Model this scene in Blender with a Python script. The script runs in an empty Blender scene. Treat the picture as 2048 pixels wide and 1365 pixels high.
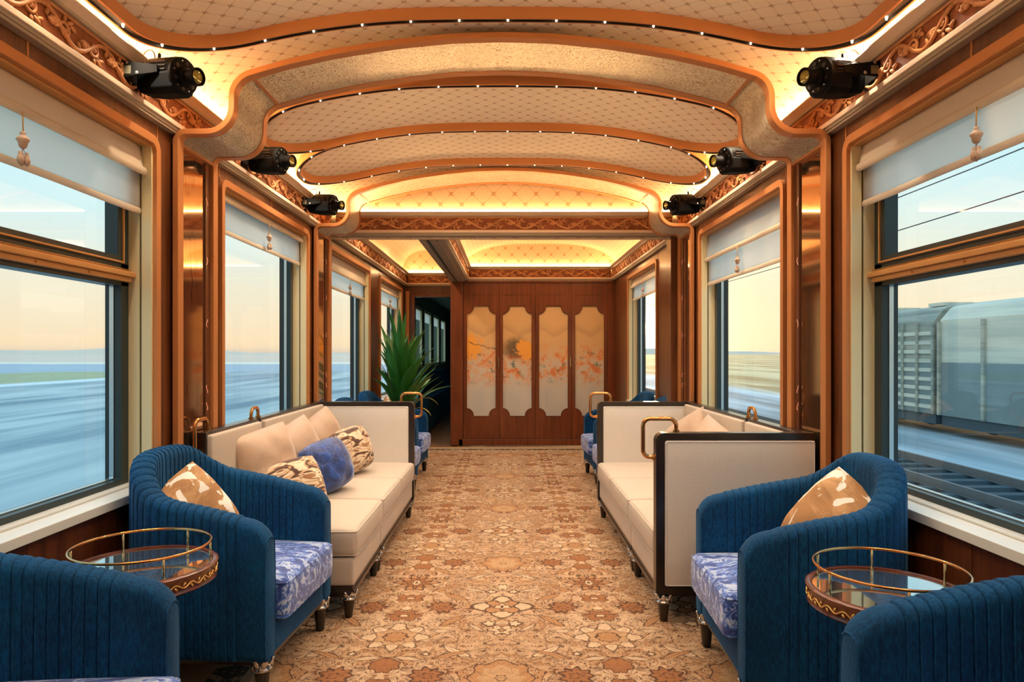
import bpy, bmesh, math, random
from math import sin, cos, pi, sqrt, radians, atan2
from mathutils import Vector, Matrix
random.seed(7)
SC = bpy.context.scene
COL = SC.collection

# ------------------------------------------------------------------ camera, sky, sun, exposure
cam_d = bpy.data.cameras.new('camera')
cam = bpy.data.objects.new('camera', cam_d)
COL.objects.link(cam)
cam.location = (0.022, 0.0, 1.19)
cam.rotation_euler = (pi/2, 0, 0)
cam_d.sensor_width = 36.0
cam_d.lens = 24.0
cam_d.shift_x = 10/2048
cam_d.shift_y = 24/2048
cam_d.clip_start = 0.02
cam_d.clip_end = 5000
SC.camera = cam

SC.view_settings.view_transform = 'Standard'
SC.view_settings.look = 'None'
SC.view_settings.gamma = 1.0
SC.view_settings.use_curve_mapping = False
SC.view_settings.exposure = 0.0
SC.cycles.max_bounces = 8
SC.cycles.diffuse_bounces = 4
SC.cycles.glossy_bounces = 4
SC.cycles.transparent_max_bounces = 24
SC.cycles.sample_clamp_indirect = 6.0
SC.cycles.use_denoising = True

SUN_AZ = radians(11.4)
SUN_EL = radians(2.0)
SUN_DIR = Vector((sin(SUN_AZ)*cos(SUN_EL), cos(SUN_AZ)*cos(SUN_EL), sin(SUN_EL)))
SKY_STRENGTH = 1.25
COVE_POWER = 80.0
LED_POWER = 1.35

# ------------------------------------------------------------------ node expression helper
class X:
    """a float socket (or number) with arithmetic that makes Math nodes"""
    nt = None
    def __init__(s, v): s.v = v
    @staticmethod
    def m(op, a, b=None, c=None):
        n = X.nt.nodes.new('ShaderNodeMath'); n.operation = op
        for i, q in enumerate((a, b, c)):
            if q is None: continue
            q = q.v if isinstance(q, X) else q
            if isinstance(q, (int, float)): n.inputs[i].default_value = float(q)
            else: X.nt.links.new(q, n.inputs[i])
        return X(n.outputs[0])
    def __add__(s, o): return X.m('ADD', s, o)
    __radd__ = __add__
    def __sub__(s, o): return X.m('SUBTRACT', s, o)
    def __rsub__(s, o): return X.m('SUBTRACT', o, s)
    def __mul__(s, o): return X.m('MULTIPLY', s, o)
    __rmul__ = __mul__
    def __truediv__(s, o): return X.m('DIVIDE', s, o)
    def __neg__(s): return X.m('MULTIPLY', s, -1.0)
def xabs(a): return X.m('ABSOLUTE', a)
def xsin(a): return X.m('SINE', a)
def xcos(a): return X.m('COSINE', a)
def xsqrt(a): return X.m('SQRT', a)
def xmax(a, b): return X.m('MAXIMUM', a, b)
def xmin(a, b): return X.m('MINIMUM', a, b)
def xpow(a, b): return X.m('POWER', a, b)
def xatan2(a, b): return X.m('ARCTAN2', a, b)
def xping(a, b): return X.m('PINGPONG', a, b)
def xfmod(a, b): return X.m('FLOORED_MODULO', a, b)
def step(e0, e1, v):                       # smooth 0..1 as v goes e0 -> e1
    n = X.nt.nodes.new('ShaderNodeMapRange'); n.interpolation_type = 'SMOOTHSTEP'
    X.nt.links.new(v.v, n.inputs[0])
    if e0 <= e1:
        n.inputs[1].default_value = e0; n.inputs[2].default_value = e1
        n.inputs[3].default_value = 0; n.inputs[4].default_value = 1
    else:
        n.inputs[1].default_value = e1; n.inputs[2].default_value = e0
        n.inputs[3].default_value = 1; n.inputs[4].default_value = 0
    return X(n.outputs[0])
def vec(x, y, z):
    n = X.nt.nodes.new('ShaderNodeCombineXYZ')
    for i, q in enumerate((x, y, z)):
        q = q.v if isinstance(q, X) else q
        if isinstance(q, (int, float)): n.inputs[i].default_value = q
        else: X.nt.links.new(q, n.inputs[i])
    return n.outputs[0]
def coords(kind='Object'):
    t = X.nt.nodes.new('ShaderNodeTexCoord')
    s = X.nt.nodes.new('ShaderNodeSeparateXYZ')
    X.nt.links.new(t.outputs[kind], s.inputs[0])
    return X(s.outputs[0]), X(s.outputs[1]), X(s.outputs[2])
def noise(v, scale, detail=2.0, rough=0.5, dist=0.0):
    n = X.nt.nodes.new('ShaderNodeTexNoise')
    n.inputs['Scale'].default_value = scale; n.inputs['Detail'].default_value = detail
    n.inputs['Roughness'].default_value = rough; n.inputs['Distortion'].default_value = dist
    if v is not None: X.nt.links.new(v, n.inputs['Vector'])
    return X(n.outputs[0])
def voro(v, scale, feature='F1', rand=1.0):
    n = X.nt.nodes.new('ShaderNodeTexVoronoi'); n.feature = feature
    n.inputs['Scale'].default_value = scale; n.inputs['Randomness'].default_value = rand
    if v is not None: X.nt.links.new(v, n.inputs['Vector'])
    return X(n.outputs[0])
def rgb(c): return (c[0], c[1], c[2], 1.0)
def s2l(r, g, b):                          # 0..255 sRGB to linear
    f = lambda c: (c/255/12.92 if c/255 <= 0.04045 else ((c/255+0.055)/1.055)**2.4)
    return (f(r), f(g), f(b))
def mix(fac, a, b):                        # a, b colour tuples or sockets
    n = X.nt.nodes.new('ShaderNodeMix'); n.data_type = 'RGBA'
    f = fac.v if isinstance(fac, X) else fac
    if isinstance(f, (int, float)): n.inputs[0].default_value = f
    else: X.nt.links.new(f, n.inputs[0])
    for i, q in ((6, a), (7, b)):
        if isinstance(q, tuple): n.inputs[i].default_value = rgb(q)
        else: X.nt.links.new(q, n.inputs[i])
    return n.outputs[2]
def begin(name):
    m = bpy.data.materials.new(name); m.use_nodes = True
    X.nt = m.node_tree
    b = m.node_tree.nodes['Principled BSDF']
    return m, b
def setc(b, key, q):
    if isinstance(q, X): q = q.v
    if isinstance(q, tuple): b.inputs[key].default_value = rgb(q)
    elif isinstance(q, (int, float)): b.inputs[key].default_value = q
    else: X.nt.links.new(q, b.inputs[key])
def bump(b, h, dist=0.01, strength=1.0):
    n = X.nt.nodes.new('ShaderNodeBump')
    n.inputs['Strength'].default_value = strength; n.inputs['Distance'].default_value = dist
    X.nt.links.new(h.v, n.inputs['Height']); X.nt.links.new(n.outputs[0], b.inputs['Normal'])
def simple(name, col, rough=0.5, metal=0.0, var=0.08, scale=6.0, bmp=0.0, bscale=60.0, sheen=0.0, coat=0.0):
    m, b = begin(name)
    x, y, z = coords()
    n = noise(vec(x, y, z), scale, 3.0)
    dark = tuple(c*(1-var) for c in col); light = tuple(min(1, c*(1+var)) for c in col)
    setc(b, 'Base Color', mix(n, dark, light))
    setc(b, 'Roughness', rough); setc(b, 'Metallic', metal)
    if sheen: setc(b, 'Sheen Weight', sheen)
    if coat: setc(b, 'Coat Weight', coat); setc(b, 'Coat Roughness', 0.12)
    if bmp: bump(b, noise(vec(x, y, z), bscale, 3.0), bmp)
    return m

# ---- world
W = bpy.data.worlds.new('evening_sky'); SC.world = W; W.use_nodes = True
X.nt = W.node_tree
for n in list(W.node_tree.nodes): W.node_tree.nodes.remove(n)
wo = W.node_tree.nodes.new('ShaderNodeOutputWorld'); wb = W.node_tree.nodes.new('ShaderNodeBackground')
W.node_tree.links.new(wb.outputs[0], wo.inputs[0])
wx, wy, wz = coords('Generated')
ramp = W.node_tree.nodes.new('ShaderNodeValToRGB')
els = ramp.color_ramp.elements
stops = [(0.0, (0.42, 0.40, 0.40)), (0.499, (0.60, 0.52, 0.44)), (0.505, s2l(242, 216, 178)), (0.545, s2l(232, 226, 202)),
         (0.59, s2l(206, 232, 232)), (0.64, s2l(176, 226, 240)), (0.72, (0.48, 0.86, 1.10)), (1.0, (0.42, 0.76, 1.10))]
while len(els) < len(stops): els.new(0.5)
for e, (p, c) in zip(els, stops): e.position = p; e.color = rgb(c)
W.node_tree.links.new((wz*0.5+0.5).v, ramp.inputs[0])
dot = wx*SUN_DIR.x + wy*SUN_DIR.y + wz*SUN_DIR.z
dot = xmax(dot, 0.0)
glow1 = xpow(dot, 26.0); glow2 = xpow(dot, 260.0); glow3 = xpow(dot, 9000.0)
c1 = mix(glow1*0.85, ramp.outputs[0], (1.1, 0.88, 0.52))
addc = W.node_tree.nodes.new('ShaderNodeVectorMath'); addc.operation = 'ADD'
W.node_tree.links.new(c1, addc.inputs[0])
W.node_tree.links.new(vec(glow2*1.6+glow3*60.0, glow2*1.25+glow3*44.0, glow2*0.6+glow3*22.0), addc.inputs[1])
W.node_tree.links.new(addc.outputs[0], wb.inputs[0])
wb.inputs[1].default_value = SKY_STRENGTH

sl = bpy.data.lights.new('sun', 'SUN'); sl.energy = 5.0; sl.color = (1.0, 0.62, 0.28); sl.angle = radians(1.0)
so = bpy.data.objects.new('sun', sl); COL.objects.link(so)
so.rotation_euler = SUN_DIR.to_track_quat('Z', 'Y').to_euler()

# ------------------------------------------------------------------ materials
M = {}
def wood(name, c0, c1, axis=2, rough=0.32, scale=1.0, coat=0.25):
    m, b = begin(name)
    c = list(coords())
    sc = [26*scale]*3; sc[axis] = 1.6*scale
    v = vec(c[0]*sc[0], c[1]*sc[1], c[2]*sc[2])
    n = noise(v, 1.0, 5.0, 0.6, 0.6)
    big = noise(vec(*c), 2.2, 2.0)
    f = step(0.3, 0.72, n*0.8+big*0.25)
    setc(b, 'Base Color', mix(f, c0, c1)); setc(b, 'Roughness', rough)
    setc(b, 'Coat Weight', coat); setc(b, 'Coat Roughness', 0.15)
    bump(b, n, 0.0008)
    M[name] = m
wood('wood_wall', s2l(66, 34, 16), s2l(108, 60, 30), 2)
wood('wood_wall_h', s2l(66, 34, 16), s2l(108, 60, 30), 1)
wood('wood_door', s2l(92, 44, 22), s2l(128, 66, 34), 2, 0.3)
wood('wood_dark', s2l(18, 12, 9), s2l(34, 23, 17), 2, 0.3)
wood('wood_table', s2l(76, 34, 16), s2l(118, 60, 32), 0, 0.25)
wood('wood_carved', s2l(176, 112, 62), s2l(212, 146, 90), 2, 0.6, 1.0, 0.0)
wood('wood_frieze_ground', s2l(118, 62, 28), s2l(150, 84, 42), 2, 0.65, 1.0, 0.0)
wood('floor_wood', s2l(120, 86, 56), s2l(156, 116, 80), 1, 0.4)
M['bronze'] = simple('bronze', s2l(196, 130, 76), 0.42, 0.35, 0.06, 3.0)
M['bronze_dark'] = simple('bronze_dark', s2l(96, 54, 26), 0.45, 0.4, 0.06, 3.0)
M['groove_black'] = simple('groove_black', s2l(34, 22, 12), 0.6)
M['cream_trim'] = simple('cream_trim', s2l(226, 198, 166), 0.45, 0.0, 0.03)
M['grey_trim'] = simple('grey_trim', s2l(168, 150, 124), 0.45, 0.0, 0.04)
M['reveal'] = simple('reveal', s2l(232, 216, 168), 0.35, 0.1, 0.05, 3.0)
M['sill'] = simple('sill', s2l(214, 214, 206), 0.35, 0.0, 0.03)
M['frame_black'] = simple('frame_black', s2l(28, 44, 46), 0.35, 0.0, 0.1)
M['steel'] = simple('steel', s2l(190, 200, 204), 0.25, 0.9)
M['rail_wood'] = simple('rail_wood', s2l(200, 146, 84), 0.4, 0.2, 0.08)
M['brass'] = simple('brass', s2l(206, 150, 92), 0.16, 1.0, 0.03)
M['brass_pale'] = simple('brass_pale', s2l(214, 192, 140), 0.18, 1.0, 0.03)
M['gilt'] = simple('gilt', s2l(226, 178, 104), 0.32, 0.7, 0.1)
M['silver'] = simple('silver', s2l(206, 204, 200), 0.22, 1.0, 0.1, 30)
M['black_plastic'] = simple('black_plastic', s2l(12, 11, 9), 0.65, 0.0, 0.15, 8.0)
M['black_metal'] = simple('black_metal', s2l(8, 13, 15), 0.65, 0.1, 0.15, 8.0)
M['paper_label'] = simple('paper_label', s2l(96, 92, 70), 0.6)
M['corridor'] = simple('corridor', s2l(92, 106, 92), 0.6)
M['wire'] = simple('wire', s2l(60, 60, 66), 0.6)

def metal_mat():
    m, b = begin('hammered_glass')
    x, y, z = coords()
    v = vec(x, y, z)
    n = noise(v, 27.0, 4.0, 0.62, 3.6)
    h = 1.0-xabs(n-0.5)*5.0
    setc(b, 'Base Color', mix(step(0.1, 0.9, h), s2l(196, 156, 110), s2l(255, 246, 220)))
    setc(b, 'Metallic', 0.65); setc(b, 'Roughness', 0.34)
    bump(b, n, 0.05, 1.0)
    M['hammered'] = m
metal_mat()

def mirror_mat():
    m, b = begin('bronze_mirror')
    x, y, z = coords()
    n = noise(vec(x, y*26.0, z*1.3), 1.0, 3.0, 0.5, 0.8)
    vein = step(0.012, 0.0, xabs(n-0.5))*step(0.45, 0.6, noise(vec(x, y*3.0, z*2.6), 1.6, 1.0))
    setc(b, 'Base Color', mix(vein, s2l(212, 176, 140), s2l(40, 24, 14)))
    setc(b, 'Metallic', 0.95); setc(b, 'Roughness', 0.06)
    M['mirror'] = m
mirror_mat()

def glass_mat():
    m, b = begin('window_glass')
    nt = m.node_tree
    out = nt.nodes['Material Output']
    tr = nt.nodes.new('ShaderNodeBsdfTransparent'); tr.inputs[0].default_value = (0.985, 0.995, 0.995, 1)
    gl = nt.nodes.new('ShaderNodeBsdfGlossy'); gl.inputs['Roughness'].default_value = 0.01
    fr = nt.nodes.new('ShaderNodeFresnel'); fr.inputs[0].default_value = 1.35
    x, y, z = coords()
    sc = X(fr.outputs[0])*(0.07+noise(vec(x, y, z), 0.8)*0.06)
    mx = nt.nodes.new('ShaderNodeMixShader')
    nt.links.new(sc.v, mx.inputs[0]); nt.links.new(tr.outputs[0], mx.inputs[1]); nt.links.new(gl.outputs[0], mx.inputs[2])
    nt.links.new(mx.outputs[0], out.inputs[0])
    M['glass'] = m
glass_mat()

def lens_mat():
    m, b = begin('lens_glass')
    x, y, z = coords()
    setc(b, 'Base Color', mix(noise(vec(x, y, z), 30.0), s2l(70, 62, 8), s2l(170, 150, 30)))
    setc(b, 'Roughness', 0.05); setc(b, 'Metallic', 0.3); setc(b, 'Coat Weight', 1.0)
    M['lens'] = m
lens_mat()

def emis(name, col, strength):
    m, b = begin(name)
    x, y, z = coords()
    setc(b, 'Base Color', (0.8, 0.7, 0.5))
    setc(b, 'Emission Color', mix(noise(vec(x, y, z), 4.0), tuple(c*0.96 for c in col), col))
    setc(b, 'Emission Strength', strength)
    M[name] = m
emis('cove_led', (1.0, 0.63, 0.30), COVE_POWER)
emis('cove_led_soft', (1.0, 0.63, 0.30), COVE_POWER*0.30)
emis('spot_led', (1.0, 0.80, 0.52), 9.0)
emis('neon_red', (1.0, 0.26, 0.14), 0.9)

def wallpaper(name, c0, c1, ax=0, ay=1, period=0.096):
    m, b = begin(name)
    c = coords()
    x, y = c[ax], c[ay]
    p = (x+y)/period; q = (x-y)/period
    zig = lambda t: (xping(t*6.0, 0.5)-0.25)*0.09
    dp = xabs(xfmod(p+0.5+zig(q), 1.0)-0.5); dq = xabs(xfmod(q+0.5+zig(p), 1.0)-0.5)
    line = step(0.050, 0.020, xmin(dp, dq))*0.34
    bow = step(0.26, 0.12, xmax(dp, dq)+xmin(dp, dq)*1.2)*step(0.10, 0.04, xmin(dp, dq))
    f = xmin(line+bow*0.9, 1.0)
    n = noise(vec(*c), 240.0, 2.0)
    setc(b, 'Base Color', mix(f*0.8, mix(n, c0, tuple(k*0.93 for k in c0)), c1))
    setc(b, 'Roughness', 0.75)
    bump(b, n, 0.0008)
    M[name] = m
wallpaper('wallpaper', s2l(244, 224, 194), s2l(176, 134, 94))
wallpaper('wallpaper_end', s2l(233, 208, 170), s2l(178, 130, 84), 0, 2, 0.17)

def linen(name, col, thru=0.0):
    m, b = begin(name)
    x, y, z = coords()
    n = noise(vec(x*1.0, y*1.0, z*0.15), 130.0, 2.0)*0.5 + noise(vec(x*0.15, y*0.15, z), 160.0, 2.0)*0.5
    w = noise(vec(x, y*6.0, z*0.7), 1.5, 2.0)
    cc = mix(n, tuple(k*0.93 for k in col), col)
    setc(b, 'Base Color', mix(w*0.25, cc, tuple(k*0.82 for k in col))); setc(b, 'Roughness', 0.8)
    bump(b, n, 0.001)
    if thru:
        nt = m.node_tree; out = nt.nodes['Material Output']
        tl = nt.nodes.new('ShaderNodeBsdfTranslucent'); tl.inputs[0].default_value = (1.0, 0.93, 0.84, 1)
        th = nt.nodes.new('ShaderNodeBsdfTransparent'); mt = nt.nodes.new('ShaderNodeMixShader'); mt.inputs[0].default_value = 0.26 if thru > .5 else 0.03
        nt.links.new(tl.outputs[0], mt.inputs[1]); nt.links.new(th.outputs[0], mt.inputs[2])
        tl = mt
        mx = nt.nodes.new('ShaderNodeMixShader'); mx.inputs[0].default_value = thru
        nt.links.new(b.outputs[0], mx.inputs[1]); nt.links.new(tl.outputs[0], mx.inputs[2]); nt.links.new(mx.outputs[0], out.inputs[0])
    M[name] = m
for k_ in ('black_plastic', 'black_metal'): M[k_].node_tree.nodes['Principled BSDF'].inputs['Specular IOR Level'].default_value = 0.12
linen('blind_thin', s2l(244, 242, 238), 0.84)
linen('blind_thick', s2l(236, 214, 182), 0.35)
linen('cream_cloth', s2l(192, 177, 160))
linen('cream_arm', s2l(220, 210, 198))

def velvet():
    m, b = begin('blue_velvet')
    x, y, z = coords()
    n = noise(vec(x, y, z*0.3), 170.0, 3.0, 0.6)
    big = noise(vec(x, y, z), 5.0, 2.0)
    setc(b, 'Base Color', mix(step(0.3, 0.8, n*0.7+big*0.35), s2l(3, 42, 74), s2l(7, 80, 130)))
    setc(b, 'Roughness', 0.85); setc(b, 'Specular IOR Level', 0.2); setc(b, 'Sheen Weight', 0.14); setc(b, 'Sheen Roughness', 0.4)
    b.inputs['Sheen Tint'].default_value = (0.25, 0.6, 1.0, 1)
    bump(b, n, 0.0015)
    M['blue'] = m
    m, b = begin('blue_crushed_velvet')
    x, y, z = coords()
    d = voro(vec(x, y, z), 10.0, 'DISTANCE_TO_EDGE')
    n = noise(vec(x, y, z), 18.0, 3.0)
    l = step(0.020, 0.004, d)
    setc(b, 'Base Color', mix(l*0.6, mix(step(0.35, 0.7, n), s2l(2, 34, 92), s2l(6, 72, 160)), s2l(84, 104, 170)))
    setc(b, 'Roughness', 0.6); setc(b, 'Sheen Weight', 0.6)
    bump(b, n, 0.01)
    M['blue_pillow'] = m
velvet()

def seat_fabric():
    m, b = begin('marbled_blue_fabric')
    x, y, z = coords()
    w = noise(vec(x, y, z), 5.0, 4.0, 0.6)*2.2
    n = noise(vec(x*1.0+w*0.16, y*2.6+w*0.3, z*1.5), 9.0, 8.0, 0.72, 1.4)
    f = step(0.52, 0.56, n)
    f2 = step(0.43, 0.47, n)
    l = step(0.02, 0.006, xabs(n-0.47))
    c = mix(f2, s2l(14, 48, 128), s2l(52, 104, 196))
    c = mix(f*0.85, c, s2l(190, 206, 226))
    c = mix(l*0.7, c, s2l(24, 34, 70))
    setc(b, 'Base Color', c); setc(b, 'Roughness', 0.6); setc(b, 'Sheen Weight', 0.3)
    bump(b, noise(vec(x, y, z), 300.0, 2.0), 0.001)
    M['seat_fabric'] = m
seat_fabric()

def pillow_mats():
    m, b = begin('tan_and_white_cotton')
    x, y, z = coords()
    n = noise(vec(x*1.0, y*0.55, z), 9.5, 3.0, 0.5, 1.6)
    f = step(0.535, 0.55, n)
    g = step(0.45, 0.60, noise(vec(x*0.6, y*1.4, z), 12.0, 4.0, 0.7, 0.6))
    c = mix(g, s2l(168, 122, 76), s2l(190, 146, 98))
    setc(b, 'Base Color', mix(f, c, s2l(236, 228, 214)))
    setc(b, 'Roughness', 0.75); bump(b, noise(vec(x, y, z), 300.0, 2.0), 0.001)
    M['pillow_tan'] = m
    m, b = begin('animal_stripe_velvet')
    x, y, z = coords()
    n = noise(vec(x*0.5, y*1.6, z), 13.0, 2.0, 0.5, 1.8)
    c = mix(step(0.50, 0.56, n), s2l(222, 198, 166), s2l(178, 134, 88))
    c = mix(step(0.56, 0.60, n), c, s2l(76, 42, 24))
    c = mix(step(0.44, 0.40, n), c, s2l(150, 104, 62))
    setc(b, 'Base Color', c); setc(b, 'Roughness', 0.7); setc(b, 'Sheen Weight', 0.3)
    M['pillow_stripe'] = m
    m, b = begin('beige_lace_velvet')
    x, y, z = coords()
    d = xsqrt((x+0.06)*(x+0.06)+(y+0.05)*(y+0.05))
    n = voro(vec(x, y, z), 60.0, 'DISTANCE_TO_EDGE')
    n2 = noise(vec(x, y, z), 14.0, 4.0)
    f = step(0.04, 0.01, n)*step(0.14, 0.05, d)*step(0.4, 0.6, n2)
    c = mix(n2, s2l(174, 144, 118), s2l(198, 170, 146))
    setc(b, 'Base Color', mix(f*0.75, c, s2l(238, 226, 208)))
    setc(b, 'Roughness', 0.6); setc(b, 'Sheen Weight', 0.35); bump(b, n2, 0.002)
    M['pillow_beige'] = m
pillow_mats()

def marble():
    m, b = begin('black_marble')
    x, y, z = coords()
    n = noise(vec(x, y, z), 7.0, 5.0, 0.6, 1.2)
    v = step(0.010, 0.0, xabs(n-0.5))*step(0.4, 0.6, noise(vec(x, y, z), 5.0))
    setc(b, 'Base Color', mix(v*0.5, (0.60, 0.66, 0.70), s2l(240, 240, 240)))
    setc(b, 'Roughness', 0.03); setc(b, 'Metallic', 0.96)
    M['marble'] = m
marble()

def leafs():
    for nm, a, c in (('leaf_green', s2l(30, 92, 40), s2l(74, 150, 64)), ('leaf_yellow', s2l(96, 110, 34), s2l(168, 150, 60))):
        m, b = begin(nm)
        x, y, z = coords()
        n = noise(vec(x*30.0, y, z*2.0), 1.0, 3.0)
        setc(b, 'Base Color', mix(n, a, c)); setc(b, 'Roughness', 0.35)
        M[nm] = m
leafs()

def painting():
    m, b = begin('painted_silk_landscape')
    x, y, z = coords()
    # x across all four doors, z up
    n = noise(vec(x, 0.0, z), 2.6, 5.0, 0.6, 0.8)
    n2 = noise(vec(x+7.0, 3.0, z), 9.0, 5.0, 0.65, 0.6)
    n3 = noise(vec(x+2.0, 9.0, z), 22.0, 4.0, 0.7)
    zz = z + (n-0.5)*0.16
    c = mix(step(0.55, 1.45, zz), s2l(196, 196, 190), s2l(214, 170, 112))
    c = mix(step(1.18, 1.02, zz)*0.5, c, s2l(206, 196, 180))
    ridge = z - 1.50 + xabs(xping(x*1.1+0.3, 0.5)-0.25)*0.5 + (n2-0.5)*0.10
    c = mix(step(0.0, 0.03, ridge)*step(0.16, 0.02, ridge)*0.30, c, s2l(150, 112, 84))
    c = mix(step(0.35, 0.75, noise(vec(x*3.0, 1.0, z), 2.0, 4.0))*step(0.85, 0.6, z)*0.45, c, s2l(160, 168, 176))
    band = step(0.72, 0.95, zz)*step(1.36, 1.12, zz)
    c = mix(band*step(0.44, 0.56, n2)*0.8, c, s2l(222, 150, 92))
    c = mix(band*step(0.54, 0.60, n2)*0.8, c, s2l(208, 118, 58))
    c = mix(band*step(0.56, 0.66, noise(vec(x+4.0, 5.0, z), 13.0, 4.0, 0.6))*0.85, c, s2l(84, 112, 106))
    dark = step(0.19, 0.06, xsqrt((x-0.13)*(x-0.13)*0.7+(z-1.25)*(z-1.25))+(n3-0.5)*0.10)
    c = mix(dark*0.85, c, s2l(84, 70, 54))
    g1 = step(0.13, 0.115, xsqrt((x-0.25)*(x-0.25)+(z-1.23)*(z-1.23))+(n3-0.5)*0.22+(n2-0.5)*0.30)
    g2 = step(0.17, 0.14, xsqrt((x+0.47)*(x+0.47)+(z-1.27)*(z-1.27))+(n3-0.5)*0.26+(n2-0.5)*0.34)
    c = mix(xmax(g1, g2), c, s2l(238, 164, 66))
    br = step(0.008, 0.003, xabs(z-1.20+x*0.28+(n2-0.5)*0.12))*step(-0.02, -0.1, x)
    c = mix(br*0.8, c, s2l(80, 60, 44))
    setc(b, 'Base Color', c); setc(b, 'Roughness', 0.5)
    M['painting'] = m
painting()

def carpet_mat():
    m, b = begin('floral_carpet')
    x, y, z = coords()
    P = 1.36
    wob = noise(vec(x, y, 0.0), 60.0, 2.0)
    u = xping(x, 0.445)
    v0 = xfmod(y-3.2+0.0, P)
    av = v0*(2*pi/P)
    V3 = vec(u*1.0, xcos(av)*0.2165, xsin(av)*0.2165)
    nA = noise(V3, 11.0, 3.0, 0.55, 1.3)
    nB = noise(V3, 19.0, 4.0, 0.6, 2.0)
    nC = noise(V3, 5.5, 2.0, 0.5, 1.0)
    jit = (wob-0.5)*0.012
    base = mix(step(0.35, 0.65, nC), s2l(192, 154, 116), s2l(212, 178, 142))
    base = mix(step(0.54, 0.57, nA)*0.8, base, s2l(180, 130, 86))
    base = mix(step(0.58, 0.61, nB)*0.8, base, s2l(222, 192, 156))
    # brown contour lines, broken
    gate = step(0.50, 0.56, noise(V3, 30.0, 2.0))
    line = xmin(step(0.022, 0.010, xabs(nA-0.50))*gate+step(0.020, 0.009, xabs(nA-0.60))+step(0.018, 0.008, xabs(nA-0.41)), 1.0)
    line2 = step(0.024, 0.010, xabs(nB-0.42))*step(0.46, 0.52, noise(V3, 16.0, 1.0))+step(0.022, 0.010, xabs(nB-0.62))
    base = mix(xmin(line*0.9+line2*0.85, 1.0), base, s2l(78, 42, 26))
    col = [base]
    ORANGE, DARK, CREAM, SAND = s2l(160, 104, 62), s2l(62, 32, 20), s2l(220, 190, 154), s2l(186, 136, 90)
    def loc(cu, cy):
        du = u-cu if isinstance(cu, float) else u
        dv = xfmod(y-cy+P/2, P)-P/2
        return du+(nC-0.5)*0.05+(nB-0.5)*0.022, dv+(nA-0.5)*0.045
    def flower(cu, cy, R, n, amp, fill, edge=0.005, ec=DARK, ey=1.0, ph=0.0, fa=1.0):
        du, dv = loc(cu, cy)
        dv = dv*ey
        r = xsqrt(du*du+dv*dv)+jit
        th = xatan2(dv, du)
        Rt = (xcos(th*float(n)+ph)*amp+1.0)*R
        sd = r-Rt
        if fill is not None: col[0] = mix(step(0.002, -0.002, sd)*fa, col[0], fill)
        if edge: col[0] = mix(step(edge*1.15, edge*0.5, xabs(sd))*0.9*step(0.35, 0.5, wob+0.15), col[0], ec)
        if fill is not None and R > .04: col[0] = mix(step(0.002, -0.002, sd)*step(0.018, 0.007, xabs(nB-0.50))*0.6, col[0], ec)
    def leaf(cu, cy, L, Wd, ang, fill, ec=DARK, edge=0.0035):
        du, dv = loc(cu, cy)
        a = xabs(du*cos(ang)+dv*sin(ang)); c_ = xabs(dv*cos(ang)-du*sin(ang))
        sd = c_-Wd*xmax(1.0-xpow(a/L, 1.8), 0.0)*(0.8+nA*0.4)+jit*0.5
        inn = step(L*1.02, L*0.96, a)
        if fill is not None: col[0] = mix(step(0.002, -0.002, sd)*inn, col[0], fill)
        col[0] = mix(step(edge, edge*0.4, xabs(sd))*inn*0.85, col[0], ec)
        col[0] = mix(step(0.002, 0.0008, c_)*inn*0.6, col[0], ec)
    # leaf sprays around
    for cu, cy, L, Wd, an, fl in ((0.23, 3.33, 0.085, 0.020, 0.7, SAND), (0.22, 3.03, 0.085, 0.020, -0.8, SAND), (0.30, 3.44, 0.07, 0.016, -0.5, SAND),
                              (0.14, 3.42, 0.075, 0.014, 0.35, CREAM), (0.18, 2.72, 0.09, 0.018, 0.75, CREAM), (0.13, 3.63, 0.07, 0.014, -0.6, CREAM),
                              (0.33, 3.72, 0.075, 0.018, 0.9, SAND), (0.20, 4.05, 0.08, 0.016, -0.5, SAND), (0.36, 2.66, 0.06, 0.014, 0.2, CREAM),
                              (0.26, 2.92, 0.06, 0.013, 0.1, CREAM), (0.11, 2.96, 0.06, 0.012, 0.9, CREAM)):
        leaf(cu, cy, L, Wd, an, fl)
    # orange blobs beside the axis
    for cy in (3.195, 3.875):
        flower(0.278, cy, 0.060, 9, 0.16, ORANGE, 0.008)
        flower(0.278, cy, 0.022, 5, 0.25, None, 0.003)
    # palmettes on the second axis
    flower(0.445, 3.31, 0.062, 5, 0.18, ORANGE, 0.004, ey=1.25)
    flower(0.445, 3.31, 0.016, 2, 0.2, CREAM, 0.004)
    flower(0.445, 3.09, 0.066, 6, 0.20, ORANGE, 0.004, ey=1.2)
    flower(0.445, 3.09, 0.018, 2, 0.2, CREAM, 0.004)
    flower(0.445, 2.60, 0.056, 7, 0.12, ORANGE, 0.004)
    flower(0.445, 3.80, 0.050, 6, 0.14, ORANGE, 0.004)
    flower(0.445, 3.19, 0.020, 4, 0.3, CREAM, 0.0)
    # dark rosette
    flower(0.445, 3.535, 0.098, 10, 0.24, SAND, 0.010)
    flower(0.445, 3.535, 0.066, 10, 0.24, ORANGE, 0.010, ph=pi)
    flower(0.445, 3.535, 0.030, 6, 0.15, CREAM, 0.005)
    flower(0.445, 3.535, 0.012, 4, 0.1, DARK, 0.0)
    # light flower
    flower(0.445, 2.857, 0.118, 8, 0.20, CREAM, 0.005)
    flower(0.445, 2.857, 0.080, 8, 0.10, s2l(200, 158, 116), 0.003, ph=pi)
    flower(0.445, 2.857, 0.046, 8, 0.08, SAND, 0.004)
    # centre medallion
    flower(0.0, 3.2, 0.112, 4, 0.26, CREAM, 0.010)
    flower(0.0, 3.2, 0.074, 4, 0.30, SAND, 0.008, ph=pi)
    flower(0.0, 3.2, 0.030, 4, 0.30, CREAM, 0.005)
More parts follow.
